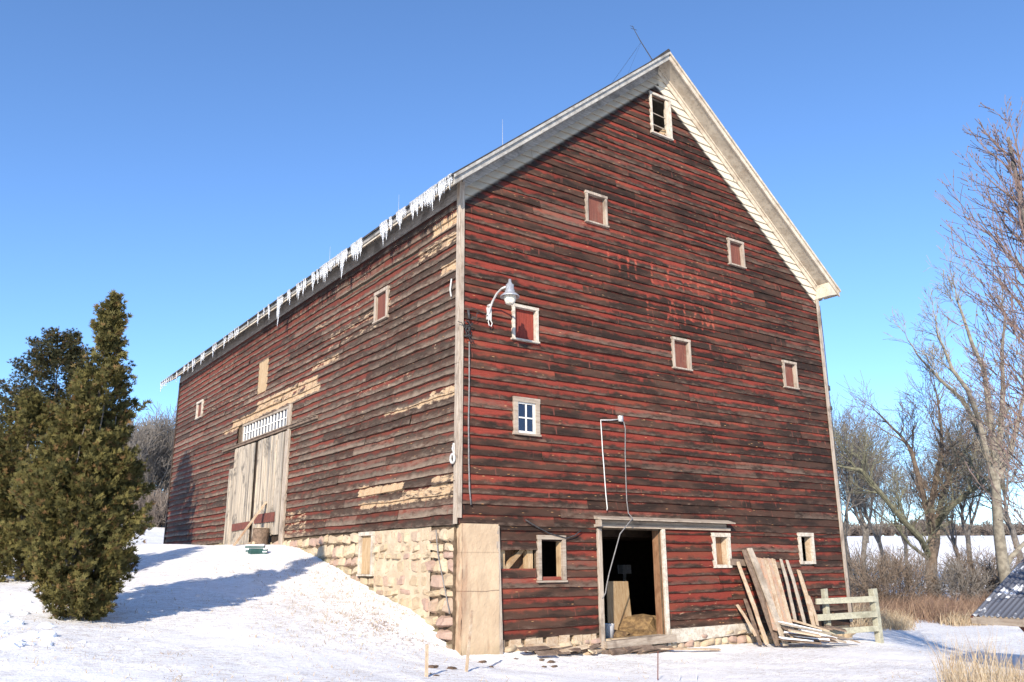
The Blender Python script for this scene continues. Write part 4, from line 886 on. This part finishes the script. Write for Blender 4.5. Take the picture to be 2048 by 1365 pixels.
# ---------------- bare trees ----------------
def grow(mb,p,d,ln,r,lev,rs,par):
    """limb as a wandering tapered tube, with side shoots"""
    n=max(2,int(3+ln*.9)) if lev>0 else 3
    n=min(n,7); pts=[p.copy()]; rad=[r]; cur=p.copy(); dd=d.normalized(); kids=[]
    for i in range(n):
        dd=(dd+Vector((rs.gauss(0,1),rs.gauss(0,1),rs.gauss(0,1)))*par['wig']+Vector((0,0,par['up']))*(1.0 if lev>1 else .5)).normalized()
        cur=cur+dd*(ln/n); q=(i+1)/n; pts.append(cur.copy()); rad.append(max(par['rmin'],r*(1-q*.72)))
        if lev>0 and q>par.get('q0',.22):
            for _ in range(par['k'][lev]): 
                if rs.random()<par['pr']: kids.append((cur.copy(),dd.copy(),rad[-1],q))
    mb.tube(pts,rad,(7 if r>.1 else 5 if r>.04 else 3),cap=False)
    if lev>0:
        for (kp,kd,kr,q) in kids:
            a=rs.uniform(0,6.283); o=kd.orthogonal().normalized(); o=Matrix.Rotation(a,3,kd)@o; ang=rs.uniform(*par['ang'])
            nd=(kd*math.cos(ang)+o*math.sin(ang)); grow(mb,kp,nd,ln*rs.uniform(.38,.62)*par.get('len',1),kr*rs.uniform(.45,.7),lev-1,rs,par)
        grow(mb,pts[-1],dd,ln*.5,rad[-1]*.9,lev-1,rs,par)
PAR=dict(wig=.16,up=.10,rmin=.009,k=[0,2,2,2,2],pr=.85,ang=(.35,.85),len=1.12)
def bare_tree(base,h,seed,bark,lab,cat='tree',grp=None,limbs=None,r0=None,par=PAR,lev=3,forks=4,name='bare_tree',twig='twigbark',clear=.35):
    rs=random.Random(seed); b=Vector(base); r0=r0 or h*.018
    t_=thing(name,lab,cat,tuple(b),grp); mb=MB(); top=b+Vector((rs.uniform(-.3,.3),rs.uniform(-.3,.3),h*clear)); mid=b.lerp(top,.5)+Vector((rs.uniform(-.15,.15),rs.uniform(-.15,.15),0))
    mb.tube([b-Vector((0,0,.3)),b+Vector((0,0,.25)),mid,top],[r0*1.35,r0*1.08,r0,r0*.9],10); mb.build('trunk',bark,t_,True)
    mb=MB()
    for k in range(forks):
        a=k*6.283/forks+rs.uniform(-.5,.5); s=rs.uniform(.18,.55); d=Vector((math.cos(a)*s,math.sin(a)*s,1)); grow(mb,top-Vector((0,0,rs.uniform(0,h*.12)*(k>0))),d,h*rs.uniform(.34,.46),r0*rs.uniform(.5,.72),lev,rs,par)
    mb.build('crown',twig,t_,False); return t_
# big forked tree in the middle of the right view
Df=46; fb=Vector(spot(1862,Df)); rs=random.Random(77)
def lf(px,py,dd=0): d=bear(px,py); return CP+d*(Df+dd)
ft=thing('forked_tree','dark many limbed bare tree whose trunk forks low, a long limb reaching left','tree',tuple(fb))
mb=MB(); mb.tube([fb-Vector((0,0,.4)),lf(1862,1150),lf(1864,1110),lf(1866,1070)],[.42,.33,.28,.24],12); mb.tube([lf(1864,1120),lf(1872,1085,.3),lf(1874,1045,.4)],[.26,.22,.18],8); mb.build('trunk','dbark',ft,True)
mb=MB(); m2=MB()
def limb(mbx,pts,r0,r1,par,lev,ln,seed,kids=3):
    rs=random.Random(seed); n=len(pts); mbx.tube(pts,[r0+(r1-r0)*i/(n-1) for i in range(n)],8)
    for i in range(1,n):
        for _ in range(kids):
            q=rs.random(); p=pts[i-1].lerp(pts[i],q); d=(pts[i]-pts[i-1]).normalized(); o=Matrix.Rotation(rs.uniform(0,6.28),3,d)@d.orthogonal().normalized(); a=rs.uniform(.4,1.0)
            f=i/(n-1); grow(mbx,p,d*math.cos(a)+o*math.sin(a)+Vector((0,0,.25)),ln*(.6+.4*f)*rs.uniform(.6,1),max(r1*.6,(r0+(r1-r0)*f)*.4),lev,rs,par)
    grow(mbx,pts[-1],pts[-1]-pts[-2],ln,r1,lev,rs,par)
LP=dict(PAR); LP['rmin']=.010
limb(mb,[lf(1866,1075),lf(1854,1020),lf(1838,960),lf(1822,900),lf(1800,870,1)],.20,.08,LP,2,2.6,1)
limb(mb,[lf(1866,1070),lf(1862,1010,-.5),lf(1874,950,-.6),lf(1884,900,-.5),lf(1882,850)],.20,.08,LP,2,2.8,2)
limb(mb,[lf(1872,1050),lf(1884,1000,1),lf(1902,940,1.5),lf(1920,910,2),lf(1945,890,2)],.17,.07,LP,2,2.6,3)
limb(m2,[lf(1874,1048),lf(1895,1020,-1),lf(1925,995,-1.5),lf(1965,965,-2)],.19,.09,LP,2,2.6,4)
limb(m2,[lf(1858,1112),lf(1840,1075,-1),lf(1805,1040,-1.5),lf(1760,985,-2),lf(1722,940,-2),lf(1708,938,-2)],.18,.09,LP,2,2.2,5)
limb(m2,[lf(1856,1118),lf(1820,1090,-1),lf(1790,1050,-1.5)],.10,.05,LP,1,1.6,6)
mb.build('crown','dbark',ft); m2.build('limb','greenbark',ft)['label']='lighter greenish limbs'
# tall pale tree at right
Df=41; tb=Vector(spot(2008,Df))
tt=thing('tall_pale_tree','tallest pale barked bare tree right of the forked one, behind the shed','tree',tuple(tb))
mb=MB(); mb.tube([tb-Vector((0,0,.4)),lf(2006,1130),lf(1997,1060),lf(1992,980),lf(1990,960)],[.36,.28,.25,.22,.20],12); mb.tube([lf(2004,1150),lf(2022,1115),lf(2050,1085)],[.15,.13,.09],8); mb.build('trunk','tbark',tt,True)
mb=MB()
limb(mb,[lf(1990,965),lf(1972,905),lf(1948,845,1),lf(1926,800,1),lf(1880,760,1),lf(1845,722,1)],.17,.055,LP,2,1.7,11,2)
limb(mb,[lf(1972,905),lf(1958,840),lf(1935,780,-1),lf(1905,740,-1),lf(1885,690,-1)],.15,.06,LP,2,1.7,12,2)
limb(mb,[lf(1990,965),lf(1988,900),lf(1978,820),lf(1968,740),lf(1945,690),lf(1925,630),lf(1912,595)],.19,.04,LP,2,1.6,13,2)
limb(mb,[lf(1990,940),lf(2002,860),lf(2006,780),lf(2004,700),lf(2010,640)],.18,.05,LP,2,1.6,14,2)
limb(mb,[lf(1994,960),lf(2022,900,1),lf(2034,850,1),lf(2048,790,1)],.16,.06,LP,2,1.7,15,2)
mb.build('crown','tbark',tt)
bare_tree(spot(1700,52),11.2,21,'twigbark','thin bare tree closest to the right wall of the barn',grp='bare trees beyond the brush',r0=.16,lev=3)
bare_tree(spot(1728,55),11.5,22,'twigbark','slender bare tree second from the right wall of the barn',grp='bare trees beyond the brush',r0=.17)
bare_tree(spot(1765,62),10.5,23,'twigbark','greyish bare tree third from the barn, behind the reaching limb of the forked tree',grp='bare trees beyond the brush',r0=.15)
bare_tree(spot(1812,66),10.5,26,'twigbark','faint bare tree just left of the forked trunk',grp='bare trees beyond the brush',r0=.14)
bare_tree(spot(1948,58),11,24,'twigbark','bushy dark bare tree between the forked tree and the tall pale one',grp='bare trees beyond the brush',r0=.17)
bare_tree(spot(1915,64),10,27,'twigbark','thin grey bare tree right of the forked trunk, farther off',grp='bare trees beyond the brush',r0=.14)
bare_tree(spot(2044,54),12,25,'twigbark','bare tree at the right edge behind the shed roof',grp='bare trees beyond the brush',r0=.2)
NP=dict(wig=.12,up=.20,rmin=.0055,k=[0,2,3,2,2],pr=.62,ang=(.3,.75),len=1.0,q0=.1)
def budtree(base,h,seed):
    rs=random.Random(seed); b=Vector(base); t_=thing('ornamental_tree','near reddish twigged tree with buds and a few dead leaves at the right edge','tree',tuple(b))
    mb=MB(); mb.tube([b-Vector((0,0,.2)),b+Vector((0,0,1.5)),b+Vector((.05,0,3)),b+Vector((0,0,6.5)),b+Vector((0,0.1,10.2))],[.17,.14,.12,.08,.03],10); mb.build('trunk','twigbark',t_,True)
    mb=MB(); tips=[]
    for k in range(70):
        z=1.5+k/70*8.2; a=k*2.4; ln=(1.9 if z<6 else 1.9-(z-6)*.30)*rs.uniform(.85,1.1); s=.75 if z<5 else .5
        if math.cos(a)*(-CR.x)+math.sin(a)*(-CR.y)<-.45: continue
        grow(mb,b+Vector((0,0,z)),Vector((math.cos(a)*s,math.sin(a)*s,.62)),ln*.95,.035,2,rs,NP)
    mb.build('crown','budbark',t_)
    vs_=mb.v; bd=MB(); dl=MB()
    for _ in range(1500):
        p=Vector(rs.choice(vs_)); s=.010
        bd.hexa([p+Vector(q)*s for q in ((-1,-1,-1),(1,-1,-1),(1,1,-1),(-1,1,-1),(-.5,-.5,2),(.5,-.5,2),(.5,.5,2),(-.5,.5,2))])
    bd.build('bud','budbark',t_)['kind']='stuff'
    for _ in range(26):
        p=Vector(rs.choice(vs_)); a=Vector((rs.gauss(0,1),rs.gauss(0,1),rs.gauss(0,1))).normalized(); o=a.orthogonal().normalized(); s=rs.uniform(.02,.04)
        m3=MB(); m3.poly([p,p+a*s+o*s*.6,p+a*s*2,p+a*s-o*s*.6]); m3.build('dead_leaf','dead',t_)
budtree(spot(2180,14.5),10.5,31)
LBT=[(272,72,8.6),(288,66,9.6),(303,74,10.4),(318,68,10.2),(336,76,10.0),(350,70,9.0),(258,78,9.6),(240,70,9.0)]
for k,(px,D,h) in enumerate(LBT):
    bare_tree(spot(px,D),h,40+k,'tbark' if k%2 else 'twigbark',['low bare tree in the thicket just right of the cedar spire','pale bare tree second from the left in the visible thicket','tallest pale bare tree in the middle of the thicket','bare tree right of the tallest one in the thicket','grey bare tree in the thicket close to the barn end','bare tree touching the far barn corner','bare thicket tree mostly hidden by the cedar spire','bare tree half hidden behind the olive evergreen'][k],grp='trees in the thicket behind the barn',r0=.13,lev=3,par=dict(PAR,rmin=.017),forks=5,clear=.18)
# ---------------- evergreens ----------------
def cedar(base,axis_,prof,seed,mat,lab,grp,nclump,per,size,leaders,dead=0):
    """axis_(t)->offset along CR; prof(t)->radius; t 0..1 of height H"""
    rs=random.Random(seed); b=Vector(base); H=prof['h']; t_=thing('arborvitae',lab,'evergreen tree',tuple(b),grp)
    def interp(tab,t):
        for (a,v),(c_,w_) in zip(tab,tab[1:]):
            if t<=c_: return v+(w_-v)*(t-a)/(c_-a)
        return tab[-1][1]
    ax=lambda t: b+Vector((CR.x,CR.y,0)).normalized()*interp(prof['axis'],t)+Vector((0,0,H*t))
    mb=MB(); mb.tube([ax(i/12)-Vector((0,0,.1)) for i in range(13)],[.065*(1-i/12.5)+.006 for i in range(13)],8)
    for (o,t0,t1) in leaders:
        pts=[]; 
        for i in range(7):
            q=i/6; t=t0+(t1-t0)*q; pts.append(ax(t)+Vector((o[0]*q**.6,o[1]*q**.6,0))*interp(prof['r'],t))
        mb.tube(pts,[.024*(1-i/7)+.004 for i in range(7)],6)
    mb.build('trunk','twigbark',t_,True)
    fo=MB()
    for k in range(nclump):
        while True:
            t=rs.random()
            if rs.random()>.10+.90*interp(prof['r'],t)/prof['rm']: continue
            a=rs.uniform(0,6.283)
            nz=mnoise.noise(Vector((math.cos(a)*1.3,math.sin(a)*1.3,t*H*1.1+seed)))
            if rs.random()<.72+nz*1.5: break
        r=interp(prof['r'],t)*(1+.45*mnoise.noise(Vector((math.cos(a)*1.1,math.sin(a)*1.1,t*H*1.6+seed*2)))); q=rs.uniform(.2,1.0)**.6*r*rs.choice([1,1,1,1.15,.85])*(1.35 if t>.62 and rs.random()<.22 else 1)
        c_=ax(t)+Vector((math.cos(a)*q,math.sin(a)*q,0)); out=Vector((math.cos(a),math.sin(a),rs.uniform(.3,1.3))).normalized()
        shade=rs.random(); big=rs.uniform(.7,1.35)*size
        for _ in range(per):
            s=rs.random(); p=c_+out*(s-.45)*big*1.7+Vector((rs.gauss(0,1),rs.gauss(0,1),rs.gauss(0,1)))*big*.26*(1.1-s*.6)
            d=(out*.7+Vector((rs.gauss(0,.5),rs.gauss(0,.5),rs.gauss(0,.4)+.35))).normalized(); o=Matrix.Rotation(rs.uniform(0,6.28),3,d)@d.orthogonal().normalized()
            L_=rs.uniform(.07,.14)*(.7+size); at=dict(b=(c01(shade*.55+rs.uniform(0,.5)),rs.random(),0))
            for (ang,l_) in ((0,1),(.6,.75),(-.6,.75),(1.1,.5),(-1.1,.5)):
                dd=d*math.cos(ang)+o*math.sin(ang); n_=dd.cross(d.cross(o)).normalized(); st=p+d*L_*(.3*(abs(ang)>.5)); w_=L_*.06
                fo.poly([st-n_*w_,st+dd*L_*l_*.6-n_*w_*1.2,st+dd*L_*l_,st+dd*L_*l_*.6+n_*w_*1.2,st+n_*w_],**at)
    # feathery whips at the outline
    o=fo.build('foliage',mat,t_); return t_
p1=hit(158,1238)
cedar(p1,None,dict(h=5.5,rm=.84,axis=[(0,-.05),(.2,-.20),(.35,-.23),(.5,-.22),(.65,-.12),(.79,-.13),(.94,-.09),(1,-.05)],r=[(0,.35),(.06,.62),(.12,.74),(.2,.82),(.35,.82),(.5,.62),(.65,.37),(.73,.30),(.79,.18),(.87,.17),(.94,.07),(1,.01)]),61,'cedar','sunlit olive arborvitae with a thin leaning spire, nearest the viewer','evergreens left of the barn',1050,36,.17,[((.5,.3),.1,.75),((-.6,.2),.1,.62),((.2,-.6),.1,.7),((-.3,-.6),.12,.6),((.7,-.2),.1,.6)])
cedar(spot(14,17.5,1200),None,dict(h=3.9,rm=1.1,axis=[(0,.2),(1,-.1)],r=[(0,.45),(.1,.85),(.3,1.12),(.6,1.0),(.8,.7),(1,.1)]),62,'cedar','shorter olive arborvitae at the left edge beside the tall spire','evergreens left of the barn',950,34,.2,[((.4,-.4),.1,.8),((-.4,-.4),.1,.7)])
cedar(spot(78,27.0,1127),None,dict(h=7.4,rm=1.7,axis=[(0,0),(.6,-.1),(.8,-.3),(1,-.15)],r=[(0,1.0),(.1,1.5),(.35,1.75),(.6,1.6),(.78,1.3),(.88,.85),(.95,.55),(1,.2)]),63,'cedar2','darker broad topped arborvitae standing behind the spire','evergreens left of the barn',1500,32,.26,[((.5,.3),.1,.9),((-.6,.2),.1,.85)])
# ---------------- brush, grass, hedges ----------------
def blades(mb,p,h,n,rs,lean=.35,w_=.006,spread=.08,curl=.3):
    for _ in range(n):
        a=rs.uniform(0,6.28); q=p+Vector((rs.gauss(0,spread),rs.gauss(0,spread),-.03)); d=Vector((math.cos(a)*lean*rs.random(),math.sin(a)*lean*rs.random(),1)).normalized(); hh=h*rs.uniform(.5,1.1); o=Vector((-math.sin(a+1),math.cos(a+1),0))*w_
        m_=q+d*hh*.55; e=q+d*hh+Vector((math.cos(a),math.sin(a),-.3))*hh*curl*rs.random(); at=dict(b=(rs.random(),rs.random(),0))
        fi=[mb.vert(q-o,**at),mb.vert(q+o,**at),mb.vert(m_+o*.8,**at),mb.vert(m_-o*.8,**at),mb.vert(e,**at)]; mb.f.append(fi[:4]); mb.f.append((fi[3],fi[2],fi[4]))
rs=random.Random(90); mb=MB()
for k in range(5200):
    px=rs.uniform(1660,2150); D=rs.uniform(33.5,45); 
    if rs.random()<.10: continue
    x,y,z=spot(px,D); 
    den=fbm(x*.35,y*.35,5)
    if den<-.22: continue
    if D<35.5 and px<1990 and fbm(px*.02,0,4)<.0: continue
    blades(mb,Vector((x,y,z)),rs.uniform(.5,1.25)*(1+.3*den),5,rs,.8,.011,.25,.5)
kind(mb.build('dry_brush','brush',None),'stuff')['label']='belt of dry brown brush along the far side of the snowy yard'
mb=MB()
for k in range(900):
    px=rs.uniform(1675,1800) if k<620 else rs.uniform(1880,2020); D=rs.uniform(30.5,36) if k<620 else rs.uniform(32.5,34.5); x,y,z=spot(px,D)
    blades(mb,Vector((x,y,z)),rs.uniform(.4,1.2)*(1 if px<1740 else .6),5,rs,.7,.012,.2,.6)
kind(mb.build('dry_grass','straw',None),'stuff')['label']='golden dry grass at the near edge of the brush'
mb=MB()
for k in range(420):
    px=rs.uniform(1858,2140); D=rs.uniform(11.6,13.4) if k<300 else rs.uniform(13,14.5); x,y,z=spot(px,D)
    blades(mb,Vector((x,y,z)),rs.uniform(.3,1.05)*(1.1 if 1860<px<1960 else .8),5,rs,.3,.0045,.07,.2)
for k in range(60):
    px=rs.uniform(1900,2140); x,y,z=spot(px,rs.uniform(12,13.6)); blades(mb,Vector((x,y,z)),rs.uniform(1.0,1.7),1,rs,.4,.003,.05,.2)
kind(mb.build('dry_grass','straw',None),'stuff')['label']='pale dry grass clump in the near right corner'
mb=MB()
for k in range(5200):
    px=rs.uniform(-30,2080); py=rs.uniform(1150,1365)
    d=bear(px,py); 
    # stubble on the near snow and on the bank
    s=(-.6-CP.z)/d.z if d.z<-.01 else 99
    p=hit(px,py) if k<2600 else hit(rs.gauss(700,110),rs.gauss(1200,60))
    if (p-CP).length>60 or (p.x>-.12 and p.y>-.2) : continue
    if fbm(p.x*.6,p.y*.6,12)<.0 and k<2600: continue
    blades(mb,p,rs.uniform(.04,.13),3,rs,1.4,.006,.06,.6)
kind(mb.build('grass_stubble','straw',None),'stuff')['label']='sparse grass stubble poking through the thin snow'
mb=MB(); CV=[[(600,1100),(650,1150),(720,1215),(800,1262),(880,1300)],[(540,1120),(620,1180),(690,1225),(770,1262)],[(690,1140),(760,1195),(840,1245),(905,1295)],[(660,1120),(700,1165),(735,1215),(790,1280)]]
for k in range(2600):
    cv=CV[k%4]; i=rs.randrange(len(cv)-1); q=rs.random(); px=cv[i][0]+(cv[i+1][0]-cv[i][0])*q+rs.gauss(0,13); py=cv[i][1]+(cv[i+1][1]-cv[i][1])*q+rs.gauss(0,7)
    if k%5==0: px+=rs.gauss(0,40);py+=rs.gauss(0,25)
    if fbm(px*.02,py*.02,9)<-.05: continue
    p=hit(px,py)
    if p.x>-.14 and p.y>-.15: continue
    blades(mb,p,rs.uniform(.03,.09),4,rs,2.6,.006,.07,.6)
kind(mb.build('matted_grass','brush',None),'stuff')['label']='matted brown grass showing through snow on the bank by the foundation'
# shrubs with woody twigs in the brush, countable
for k,(px,D,h) in enumerate(((1775,40,3.2),(1830,44,3.4),(1905,42,2.6),(1950,44,3.4),(1700,44,3.6),(1742,47,3.0),(1985,46,3.6),(2030,43,3.2))):
    r_=random.Random(300+k); b=Vector(spot(px,D)); mb=MB()
    for j in range(16):
        a=r_.uniform(0,6.28); grow(mb,b+Vector((r_.gauss(0,.3),r_.gauss(0,.3),-.1)),Vector((math.cos(a)*.8,math.sin(a)*.8,1)),h*.55,.02,2,r_,dict(PAR,rmin=.010))
    tag(mb.build('bare_shrub','twigbark' if k%3 else 'dbark',None,origin=b),['low bare shrub left of the forked tree','tangled bare shrub close to the left of the forked trunk','small bare shrub just right of the forked trunk','dark bare shrub between forked and tall pale tree','bare shrub by the right wall of the barn','bare shrub second from the barn corner','bare shrub left of the tall pale trunk','bare shrub behind the shed roof'][k],'shrub','bare shrubs in the brush belt')
mb=MB()
for k in range(260):
    r_=random.Random(800+k); px=r_.uniform(1640,2200); D=r_.uniform(150,165); b=Vector(spot(px,D)); h=r_.uniform(1.6,3.0)*(1.3 if 1840<px<1900 else 1)
    for j in range(9):
        a=r_.uniform(0,6.28); grow(mb,b,Vector((math.cos(a)*.9,math.sin(a)*.9,1)),h*.7,.09,1,r_,dict(PAR,rmin=.045,k=[0,2,2]))
kind(mb.build('far_hedgerow','hedge',None),'stuff')['label']='brown hedgerow along the far edge of the snowy field'
mb=MB()
for k in range(240):
    r_=random.Random(1800+k); px=r_.uniform(200,372); D=r_.uniform(60,72); b=Vector(spot(px,D)); h=r_.uniform(1.2,3.0)
    for j in range(7):
        a=r_.uniform(0,6.28); grow(mb,b,Vector((math.cos(a)*.8,math.sin(a)*.8,1)),h*.7,.03,1,r_,dict(PAR,rmin=.018,k=[0,2,2]))
kind(mb.build('undergrowth','hedge',None),'stuff')['label']='brown undergrowth below the thicket behind the barn'
for o in bpy.data.objects:
    if 'wloc' in o: del o['wloc']
